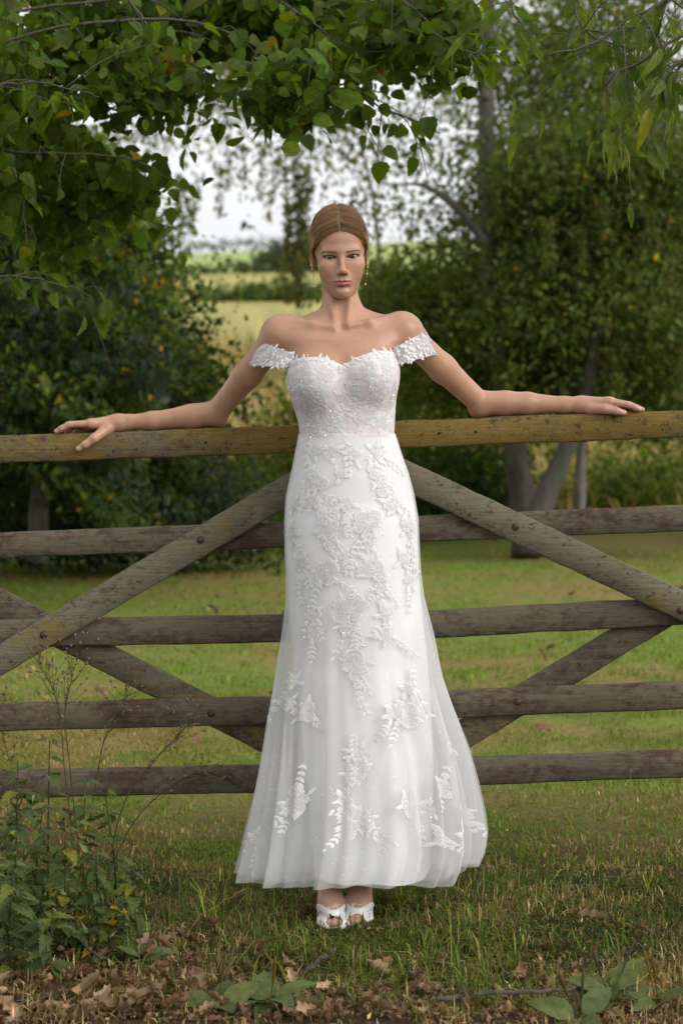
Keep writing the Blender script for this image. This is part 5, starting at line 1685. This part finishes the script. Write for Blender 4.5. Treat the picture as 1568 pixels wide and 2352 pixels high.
def build_overhang():
    lime = [blade_mesh('leaf', .082, .038, LEAF_NEAR, (.080, .120, .014), .07, .62, .25, .18 + .12 * i, 11, 5, i, .75) for i in range(4)]
    b = W(-330, 2110, -.6)
    root = empty('overhanging_lime_tree', (b[0], b[1], 0)); tag(root, 'broad-leaved tree whose leafy boughs hang into the top left corner', 'tree')
    tr = spline(np.array([(b[0], b[1], -.05), (b[0] + .05, b[1], 1.2), (b[0] - .02, b[1] + .1, 2.2), (b[0] + .1, b[1] + .1, 3.2)]), 20)
    V, F = tube(tr - np.array(root.location), np.linspace(.13, .07, 20), 12)
    link('trunk', mesh_data('trunk', V, F, True, BARK_DARK), root)
    spec = [([(-260, 200), (-60, 120), (150, 60), (420, 40), (620, 120), (760, 190), (880, 240), (1010, 300)], 6.0, .0065, 44, 9, .5),
            ([(-260, 80), (-60, 40), (200, 10), (500, -20), (800, 0), (1060, 70)], 6.6, .0065, 42, 9, .5),
            ([(-260, 200), (-40, 190), (80, 183), (150, 190), (215, 205)], 4.75, .004, 12, 3, .35),
            ([(-260, 330), (-40, 345), (120, 358), (250, 365), (330, 385), (420, 430)], 6.2, .0055, 24, 5, .5),
            ([(-260, 640), (-40, 640), (60, 635), (150, 655), (215, 685)], 5.7, .004, 12, 3, .5),
            ([(-260, 420), (-40, 450), (100, 455), (250, 470), (400, 525)], 6.8, .0055, 20, 5, .5),
            ([(560, -60), (700, 50), (830, 130), (960, 130), (1090, 165)], 6.0, .005, 36, 7, .5),
            ([(-260, 280), (-40, 260), (100, 230), (250, 240), (380, 200)], 6.6, .0055, 26, 6, .5),
            ([(250, -60), (350, 70), (450, 150), (560, 210), (680, 270)], 6.4, .005, 30, 7, .5),
            ([(880, -60), (960, 40), (1030, 110), (1130, 160)], 5.7, .0045, 26, 6, .5),
            ([(-200, 480), (-20, 380), (45, 420), (60, 560)], 6.0, .005, 16, 4, .7)]
    for i, (p, d, r, n, tw, dr) in enumerate(spec):
        leafy_branch(root, 'branch', p, d, r, n + 1, lime, 300 + i, dr, .10, (0, -.45, .95), tw + 2, (.42, .88))
    # deeper leaves of the same crown, too many to count
    rng = np.random.default_rng(77)
    VV, FF, CC, off = [], [], [], 0
    for (px, py, rx, rz, ry, cnt, d) in ((150, 110, 230, 130, .5, 1000, 7.0), (430, 40, 260, 90, .5, 1600, 7.2), (760, 60, 260, 100, .5, 2100, 7.0), (60, 330, 130, 160, .4, 480, 6.8),
                                         (980, 60, 130, 100, .4, 800, 6.0), (330, 200, 140, 60, .4, 500, 6.4), (700, 210, 110, 60, .4, 450, 5.8), (120, 500, 130, 120, .4, 600, 7.2), (280, 430, 110, 50, .4, 350, 6.8), (-200, 200, 250, 300, .7, 3000, 6.0)):
        c = W(px, py, d - DIST); k = PIX * d / DIST
        ncl = max(5, cnt // 16)
        q = rng.normal(size=(ncl, 3)); q /= np.linalg.norm(q, axis=1)[:, None]; q *= (rng.random(ncl) ** .5)[:, None]
        cl = c + q * np.array([rx * k, ry, rz * k])
        P = cl[rng.integers(0, ncl, cnt)] + rng.normal(size=(cnt, 3)) * np.array([.07, .07, .05])
        V, F, C = leaf_cards(P, .052, np.array([0, -.5, .8]), .8, pigment(cnt, rng, (.080, .120, .020), .3, .008), rng, .72, True)
        VV.append(V); FF.append(F + off); CC.append(C); off += len(V)
    o = new_obj('crown', np.concatenate(VV), np.concatenate(FF), LEAF_FAR, root, False, np.concatenate(CC)); o['kind'] = 'stuff'

    ash = [blade_mesh('leaf', .090, .0112, LEAF_NEAR, (.105, .145, .030), .06, .72, .3, .16 + .14 * i, 9, 3, 20 + i, .9) for i in range(4)]
    b = W(1980, 2110, -.3)
    root = empty('overhanging_ash_tree', (b[0], b[1], 0)); tag(root, 'narrow-leaved tree whose twigs droop into the top right corner', 'tree')
    tr = spline(np.array([(b[0], b[1], -.05), (b[0] - .05, b[1], 1.2), (b[0] + .03, b[1] + .1, 2.2), (b[0] - .1, b[1] + .1, 3.2)]), 20)
    V, F = tube(tr - np.array(root.location), np.linspace(.10, .05, 20), 12)
    link('trunk', mesh_data('trunk', V, F, True, BARK_DARK), root)
    spec = [([(1900, -200), (1640, -60), (1480, 30), (1360, 110), (1250, 150)], 4.7, .006, 46, 8, .8), ([(1900, -100), (1620, 40), (1500, 120), (1400, 180), (1440, 250)], 4.5, .0055, 44, 8, .8),
            ([(1500, -220), (1340, -60), (1320, 40), (1345, 90), (1440, 140)], 4.75, .005, 40, 7, .8), ([(1300, -180), (1190, -40), (1172, 30), (1195, 85), (1228, 150)], 5.0, .0035, 10, 3, .8),
            ([(1900, 60), (1640, 120), (1540, 160), (1500, 200)], 4.4, .005, 34, 6, .8), ([(1800, -240), (1560, -30), (1520, 25), (1430, 45), (1280, 50)], 4.9, .005, 34, 7, .8),
            ([(1900, 20), (1640, 150), (1560, 190), (1520, 215)], 5.6, .004, 20, 5, .8)]
    for i, (p, d, r, n, tw, dr) in enumerate(spec):
        leafy_branch(root, 'branch', p, d, r, n, ash, 400 + i, dr, .12, (0, -.75, .6), tw, (.5, 1.1))
build_overhang()

# ------------------------------------------------------------------ grass
GRASS_MAT = leaf_material('grass_blade', .38, .6, spec=.10)
def grass(name, label, n, xr, yr, h, w, green, seed, lean=.5, tuft=.5, fan=0.0, sun_gain=1.0):
    rng = np.random.default_rng(seed)
    y = rng.uniform(*yr, n)
    x = rng.uniform(*xr, n) * (1 + fan * (y - yr[0]))
    P2 = np.stack([x, y], -1)
    clump = vnoise(P2, 3.2, seed) * .6 + vnoise(P2, 9, seed + 1) * .5
    keep = rng.random(n) < np.clip(.55 + .8 * clump, .10, 1)
    litter = np.clip((-.45 - y) / .40, 0, .60) * (np.clip(.75 - x * .5, .25, 1))
    keep &= rng.random(n) > litter * (1 if yr[0] < 0 else 0)
    x, y, clump, P2 = x[keep], y[keep], clump[keep], P2[keep]
    n = len(x)
    z = ground_z(x, y)
    H = rng.uniform(*h, n) * np.exp(rng.normal(0, .25, n)) * (1 + tuft * np.clip(clump, -.4, 1))
    ft = np.exp(-((x - .012) / .13) ** 4 - ((y + .14) / .20) ** 4)
    H = H * (1 - .62 * ft)
    a = rng.uniform(0, 2 * math.pi, n)
    ln = rng.random(n) ** .7 * lean * 1.6
    dx, dy = np.cos(a) * ln, np.sin(a) * ln
    wd = w * np.exp(rng.normal(0, .25, n))
    fa = a + math.pi / 2 + rng.normal(0, .5, n)
    ux, uy = np.cos(fa) * wd * .5, np.sin(fa) * wd * .5
    c0 = np.stack([x, y, z - .004], -1)
    bend = np.clip(1 - .35 * ln, .35, 1)
    c1 = np.stack([x + dx * H * .35, y + dy * H * .35, z + H * .55 * bend], -1)
    c2 = np.stack([x + dx * H * 1.0, y + dy * H * 1.0, z + H * .92 * bend * np.clip(1.1 - .45 * ln, .2, 1)], -1)
    u = np.stack([ux, uy, 0 * ux], -1)
    V = np.stack([c0 - u, c0 + u, c1 + u * .8, c1 - u * .8, c2], 1).reshape(-1, 3)
    i = np.arange(n)[:, None] * 5
    F = np.concatenate([i + np.array([[0, 1, 2]]), i + np.array([[0, 2, 3]]), i + np.array([[3, 2, 4]])], 0)
    g = np.clip(.5 + 1.1 * (vnoise(P2, 1.1, 11) * .6 + vnoise(P2, 3, 12) * .4) + (green - .5) * 2, .04, .98)
    isg = rng.random(n) < g
    cg = np.array([.098, .140, .030]) * np.exp(rng.normal(0, .42 if yr[0] < 0 else .2, (n, 1))) * np.exp(rng.normal(0, .08, (n, 3)))
    cd = np.array([.320, .225, .118]) * np.exp(rng.normal(0, .4, (n, 1))) * np.exp(rng.normal(0, .08, (n, 3)))
    pale = rng.random(n) < (.22 if yr[0] < 0 else 0)
    cd[pale] *= np.array([1.45, 1.5, 1.6])
    C = np.where(isg[:, None], cg * np.array([sun_gain * 1.05, sun_gain, sun_gain * .9]), cd)  # mown lawn greens brightened in colour as if sunlit
    o = new_obj(name, V, F, GRASS_MAT, None, False, np.repeat(C, 5, 0))
    tag(o, label, 'grass', kind='stuff')
grass('grass', 'rough tufted grass and dry thatch on the verge before the gate', 105000, (-1.35, 1.35), (-1.05, .55), (.014, .042), .0032, .23, 51, .95, .8)
grass('tall_grass', 'longer green grass tufts and seed blades along the verge', 6500, (-1.35, 1.35), (-.80, .35), (.05, .10), .0040, .74, 52, .95, 1.0)
grass('lawn_grass', 'short mown lawn grass just behind the gate', 120000, (-1.5, 1.5), (.55, 4.2), (.012, .028), .0040, .78, 53, .7, .3, .16, 1.6)
grass('far_lawn_grass', 'mown lawn stretching back to the trees', 80000, (-2.4, 2.4), (4.2, 13.2), (.018, .032), .008, .78, 54, .7, .2, .11, 1.75)
grass('meadow_grass', 'pale dry meadow grass beyond the lawn edge', 26000, (-5, 5), (15.5, 40), (.20, .45), .035, .14, 55, .5, .2, .03)

# ------------------------------------------------------------------ fallen leaves and litter
DRY_MAT = leaf_material('dry_brown_leaf', .18, .6, True, [(0, (.40, .36, .30)), (.4, (.85, .78, .66)), (.75, (1.15, 1.08, .92)), (1, (1.6, 1.5, 1.28))], .15)
def oak_leaf(seed, col, curl):
    rng = np.random.default_rng(seed)
    nt = 13
    V, F = [], []
    for i in range(nt):
        t = i / (nt - 1)
        w = .5 * .46 * (math.sin(math.pi * t ** .8) ** .8) * (1 + .38 * math.cos(t * 6.28 * 3.5)) if 0 < t < 1 else .012
        for j in range(5):
            s = -1 + j / 2
            ww = w * (1 + .2 * rng.normal() * (abs(s) == 1))
            V.append((t - .5, s * ww, curl * (s * s) * .16 + .10 * math.sin(4 * t + seed) * curl + .03 * rng.normal()))
    F = [[i * 5 + j, (i + 1) * 5 + j, (i + 1) * 5 + j + 1, i * 5 + j + 1] for i in range(nt - 1) for j in range(4)]
    V = np.array(V)
    return mesh_data('fallen_leaf', V, F, True, DRY_MAT, np.tile(col, (len(V), 1)))
def build_litter():
    rng = np.random.default_rng(61)
    meshes = [oak_leaf(i, c, cu) for i, (c, cu) in enumerate((((.18, .120, .078), 1.0), ((.26, .19, .135), 1.5), ((.12, .078, .052), .8), ((.32, .25, .185), .7), ((.20, .115, .085), 1.3), ((.23, .16, .105), -1.0)))]
    def drop(x, y, sc_, tilt, label, group, lift=.008):
        if abs(x - .012) < .16 and -.32 < y < .1: return
        mi = rng.integers(0, 6)
        o = link('fallen_leaf', meshes[mi])
        tone = ('warm brown gently curled', 'pale tan strongly curled', 'dark brown flattish', 'light buff flattish', 'reddish brown curled', 'tan cupped')[mi]
        zone = 'left' if x < -.35 else 'middle' if x < .25 else 'right'
        label = tone + ' ' + label % zone
        o.location = (x, y, float(ground_z(x, y)) + lift)
        o.rotation_euler = (rng.normal(0, tilt), rng.normal(0, tilt), rng.uniform(0, 6.28))
        o.scale = (sc_, sc_, sc_)
        tag(o, label, 'leaf', group)
    n = 0
    while n < 200:
        px, py = rng.uniform(-20, 1590), rng.uniform(2120, 2360)
        w = np.clip((py - 2110) / 150, .03, 1) * np.interp(px, [0, 400, 750, 1000, 1568], [1.0, .9, .50, .22, .12])
        if rng.random() > w: continue
        d = DIST * (2110 - HORIZON) / (py - HORIZON)
        y = d - DIST
        x = (px - 784) * PIX * d / DIST
        drop(x, y, rng.uniform(.035, .072), .45, 'oak leaf in the litter at the front %s', 'dry oak leaves in the front litter', rng.uniform(.006, .026)); n += 1
    for px, py in ((1365, 2140), (1545, 2040), (480, 2150), (1290, 2200), (1140, 2150), (545, 2100), (830, 2130), (1390, 2290), (1010, 2060), (350, 2100), (1480, 2170)):
        d = DIST * (2110 - HORIZON) / (py - HORIZON)
        drop((px - 784) * PIX * d / DIST, d - DIST, rng.uniform(.045, .07), .5, 'leaf resting alone on the verge grass at the %s', 'single dry leaves on the verge grass', .03)
    for q in range(60):
        y = rng.uniform(1.0, 9) ; x = rng.uniform(-1, 1) * (1.3 + y * .28)
        drop(x, y, rng.uniform(.05, .10), .4, 'fallen leaf on the lawn behind the gate at the %s', 'fallen leaves on the lawn', .04)
    # fine brown crumbs: bits of leaf, bark and stalk
    N = 9000
    py = rng.uniform(2080, 2365, N); d = DIST * (2110 - HORIZON) / (py - HORIZON); px = rng.uniform(-30, 1600, N)
    keep = rng.random(N) < np.clip((py - 2060) / 200, .05, 1) * np.interp(px, [0, 500, 1000, 1568], [1, .9, .55, .35])
    d, px = d[keep], px[keep]
    x = (px - 784) * PIX * d / DIST; y = d - DIST
    P = np.stack([x, y, ground_z(x, y) + rng.uniform(.002, .016, len(x))], -1)
    V, F, C = leaf_cards(P, .017, np.array([0, 0, 2.0]), -.0, np.array([.19, .125, .08]) * np.exp(rng.normal(0, .5, (len(x), 1))), rng, .5)
    o = new_obj('leaf_litter', V, F, DRY_MAT, None, False, C); tag(o, 'crumbled brown leaf litter over the bare soil at the front', 'litter', kind='stuff')
    # dry stalks and twigs
    for k, (pts, r, lab) in enumerate((([(1047, 2085), (1040, 2035), (1022, 1990)], .0032, 'bent dead twig standing nearest the right hem of the dress'),
                                       ([(1060, 2090), (1090, 2050), (1098, 2010), (1104, 1985)], .0042, 'pale knobbly stick standing upright right of the dress hem'),
                                       ([(1412, 1965), (1425, 1890), (1440, 1820), (1448, 1765)], .0013, 'thin straw stalk rising before the bottom rail on the right'),
                                       ([(30, 2060), (110, 2130), (190, 2200), (235, 2240)], .0050, 'long pale dead stem slanting through the nettles'),
                                       ([(1000, 2330), (1150, 2318), (1290, 2312), (1330, 2300)], .0060, 'brown rotting stick lying at the front edge'),
                                       ([(690, 2240), (740, 2200), (770, 2180)], .0060, 'short curled piece of bark sticking out of the litter'),
                                       ([(420, 2170), (455, 2110), (560, 2040)], .0016, 'bent straw stalk arching over the verge grass on the left'))):
        d = [DIST * (2110 - HORIZON) / (max(pts[0][1], 2085) - HORIZON)] * len(pts)
        if k in (4, 3): d = [DIST * (2110 - HORIZON) / (p[1] - HORIZON) for p in pts]
        if k == 2: d = [DIST + .02] * len(pts)
        P = np.array([W(p[0], p[1], dd - DIST) for p, dd in zip(pts, d)])
        if k in (3, 4): P[:, 2] += .035
        base = P[0].copy()
        V, F = tube(spline(P, 16) + .002 * rng.normal(size=(16, 3)) - base, np.linspace(r, r * .6, 16), 7)
        m = TWIG if k not in (2, 6) else DRY_MAT
        o = link('straw_stalk' if k in (2, 6) else 'twig', mesh_data('twig', V, F, True, m, np.tile((.32, .24, .14), (len(V), 1))))
        o.location = base
        tag(o, lab, 'stalk' if k in (2, 6) else 'twig')
build_litter()

# ------------------------------------------------------------------ weeds
def stem_tube(mb, pts, r0, r1, n=10, k=5):
    V, F = tube(spline(np.array(pts), n), np.linspace(r0, r1, n), k)
    mb.add(V, F, (.07, .09, .03))
WEED = leaf_material('weed_leaf', .35, .5, True, [(0, (.7, .75, .8)), (.5, (1, 1, 1)), (.88, (1.2, 1.15, 1)), (1, (2.2, 1.6, .6))], .18)
def build_weeds():
    rng = np.random.default_rng(71)
    net = [blade_mesh('leaf', .054, .0150, WEED, (.092, .125, .042), .22, .55, .2, .25 + .12 * i, 13, 5, 40 + i, .8) for i in range(3)]
    specs = [(35, 2200, 1740, 'tallest nettle at the frame edge beside the gate'), (110, 2140, 1700, 'nettle with crinkled leaves among the seed stalks'), (190, 2120, 1800, 'nettle leaning right of the seed stalks'),
             (20, 2260, 1980, 'low yellowing nettle at the frame edge'), (270, 2100, 1830, 'nettle with hanging catkins nearest the dress side'), (120, 2270, 2080, 'small nettle sprouting from the leaf litter'),
             (75, 2180, 1850, 'nettle crowded between two taller nettles'), (0, 2150, 1760, 'nettle half cut off by the frame edge at gate height'), (150, 2190, 1900, 'leafy nettle standing before the seed stalk bases'),
             (225, 2180, 1960, 'short nettle leaning over the verge grass'), (60, 2240, 2010, 'bushy low nettle above the leaf litter'), (310, 2150, 2000, 'last short nettle towards the dress side')]
    for q, (px, py, top, lab) in enumerate(specs):
        d = DIST * (2110 - HORIZON) / (py - HORIZON)
        b = W(px, py, d - DIST); h = (py - top) * PIX * d / DIST
        root = empty('nettle', b); tag(root, lab, 'nettle', 'nettles by the left of the gate')
        lean = rng.normal(0, .12, 2)
        S = spline(np.array([(0, 0, -.01), (lean[0] * h * .3, lean[1] * h * .3, h * .5), (lean[0] * h, lean[1] * h, h)]), 12)
        mb = MB(); V, F = tube(S, np.linspace(.0032, .0014, 12), 5); mb.add(V, F, (.07, .085, .03))
        link('stem', mesh_data('stem', np.concatenate(mb.V), mb.F, True, WEED, np.concatenate(mb.C)), root)
        for i in np.linspace(2.5, 11.9, 15).astype(int):
            for s in (0, 1):
                a = rng.uniform(0, 3.14) + s * math.pi + rng.normal(0, .25)
                dv = np.array([math.cos(a), math.sin(a), .15 - .5 * rng.random()])
                o = link('leaf', net[rng.integers(0, 3)], root)
                orient(o, S[i] + dv * .008, dv, np.array([0, -.25, 1]) + rng.normal(size=3) * .2, rng.uniform(.65, 1.15) * (1 if i < 10 else .55))
    # a tangle of small leaves low down between the nettle stems
    N = 1250
    px = 330 * rng.random(N) ** 1.5 - 25; hgt = rng.random(N) ** 1.8 * np.interp(px, [0, 330], [.36, .10]) * np.clip(.55 + .9 * vnoise(np.stack([px * .02, px * 0], -1), 1, 5), .15, 1.3); y = rng.uniform(-.42, .02, N)
    k = PIX * (DIST + y) / DIST
    x = (px - 784) * k + rng.normal(0, .02, N)
    P = np.stack([x, y, ground_z(x, y) + .01 + hgt], -1)
    V, F, C = leaf_cards(P, .026, np.array([0, -.4, 1.0]), .3, pigment(N, rng, (.080, .102, .034), .45, .06), rng, .45)
    o = new_obj('undergrowth', V, F, WEED, None, False, C); tag(o, 'low tangle of small weed leaves between the nettle stems', 'undergrowth', kind='stuff')
    # tall branching stalks carrying small seed heads
    head_m, nt, out = mat_new('brown_seed_head')
    principled(nt, out, (.16, .085, .065), .7)
    hv, hf = tube([(0, 0, 0), (0, 0, .0022), (0, 0, .0050), (0, 0, .0072)], [.0008, .0026, .0024, .0010], 7)
    head = mesh_data('seed_head', hv, hf, True, head_m)
    stems = [([(200, 2050), (165, 1800), (150, 1640), (165, 1560), (185, 1490)], 'tallest wiry stalk crossing the left brace with seed heads'),
             ([(190, 2050), (150, 1780), (140, 1660), (120, 1580), (88, 1520)], 'wiry seed stalk leaning to the frame edge before the gate'),
             ([(230, 2060), (280, 1860), (360, 1740), (410, 1690), (436, 1655)], 'wiry seed stalk leaning far right in front of the bottom rails'),
             ([(215, 2050), (300, 1900), (400, 1800), (470, 1775), (520, 1790)], 'lowest wiry seed stalk arching right across the bottom rail'),
             ([(170, 2050), (215, 1830), (240, 1700), (270, 1640), (300, 1570)], 'middle wiry seed stalk crossing the fourth rail'),
             ([(60, 2080), (50, 1900), (30, 1780), (10, 1700), (4, 1640)], 'wiry seed stalk at the very frame edge')]
    for q, (pts, lab) in enumerate(stems):
        y0 = -.10 + .04 * q
        P = np.array([W(a, b, y0 + .02 * i) for i, (a, b) in enumerate(pts)])
        base = P[0].copy(); base[2] = float(ground_z(base[0], base[1])); P[0] = base
        root = empty('seed_stalk', base); tag(root, lab, 'weed', 'wiry seed stalks by the left of the gate')
        S = spline(P, 30)
        mb = MB(); V, F = tube(S - base, np.linspace(.0019, .0006, 30), 5); mb.add(V, F)
        for i in range(10, 30):
            for s in range(2 if i > 14 else 1):
                t = S[min(29, i + 1)] - S[i - 1]; t /= np.linalg.norm(t)
                dv = t * 1.0 + rng.normal(size=3) * np.array([.75, .5, .45]); dv /= np.linalg.norm(dv)
                L = rng.uniform(.025, .075)
                Q = spline(np.array([S[i], S[i] + dv * L * .5, S[i] + dv * L + np.array([0, 0, .012])]), 6)
                V, F = tube(Q - base, np.linspace(.0008, .0004, 6), 4); mb.add(V, F)
                o = link('seed_head', head, root)
                orient(o, Q[-1] - base, np.cross(dv, (0.3, 1, 0.2)), dv, rng.uniform(.8, 1.5))
        link('stem', mesh_data('stem', np.concatenate(mb.V), mb.F, True, WEED, np.tile((.075, .070, .028), (mb.n, 1))), root)
    # broad plantain / dock rosettes at the front
    dock = [blade_mesh('leaf', .090, .024, WEED, (.115, .150, .055), .05, .75, .18, .15 + .2 * i, 10, 5, 60 + i, .8) for i in range(3)]
    for px, py, n, sc_, lab in ((1400, 2300, 9, 1.05, 'broad-leaved plantain rosette at the front right of the verge'), (1330, 2352, 6, .9, 'small plantain half cut by the lower frame edge on the right'),
                                (620, 2330, 7, 1.05, 'pale broad dock leaves lying in the litter at the front middle'), (500, 2335, 4, .95, 'two-tone dock leaves beside the front litter'), (330, 2210, 4, .7, 'small bright green dock seedling in the litter'),
                                (1510, 2320, 5, .7, 'jagged dandelion-like rosette at the front right corner')):
        d = DIST * (2110 - HORIZON) / (py - HORIZON)
        b = W(px, py, d - DIST); b[2] = float(ground_z(b[0], b[1])) + .01
        root = empty('plantain', b); tag(root, lab, 'weed', 'broad-leaved weeds along the front')
        for i in range(n):
            a = i * 6.28 / n + rng.normal(0, .3)
            dv = np.array([math.cos(a), math.sin(a), rng.uniform(.15, .9)])
            o = link('leaf', dock[rng.integers(0, 3)], root)
            orient(o, np.array([0, 0, 0]) + dv * .012, dv, np.array([0, -.5, 1]) + rng.normal(size=3) * .2, sc_ * rng.uniform(.75, 1.2))
        mb = MB()
        for i in range(2):
            dv = rng.normal(size=2) * .03
            V, F = tube(spline(np.array([(0, 0, 0), (dv[0] * .5, dv[1] * .5, .05), (dv[0], dv[1], .11)]), 10), [.0014] * 5 + [.003, .0035, .0035, .003, .0015], 6); mb.add(V, F)
        link('flower_spike', mesh_data('flower_spike', np.concatenate(mb.V), mb.F, True, WEED, np.tile((.09, .075, .035), (mb.n, 1))), root)
build_weeds()
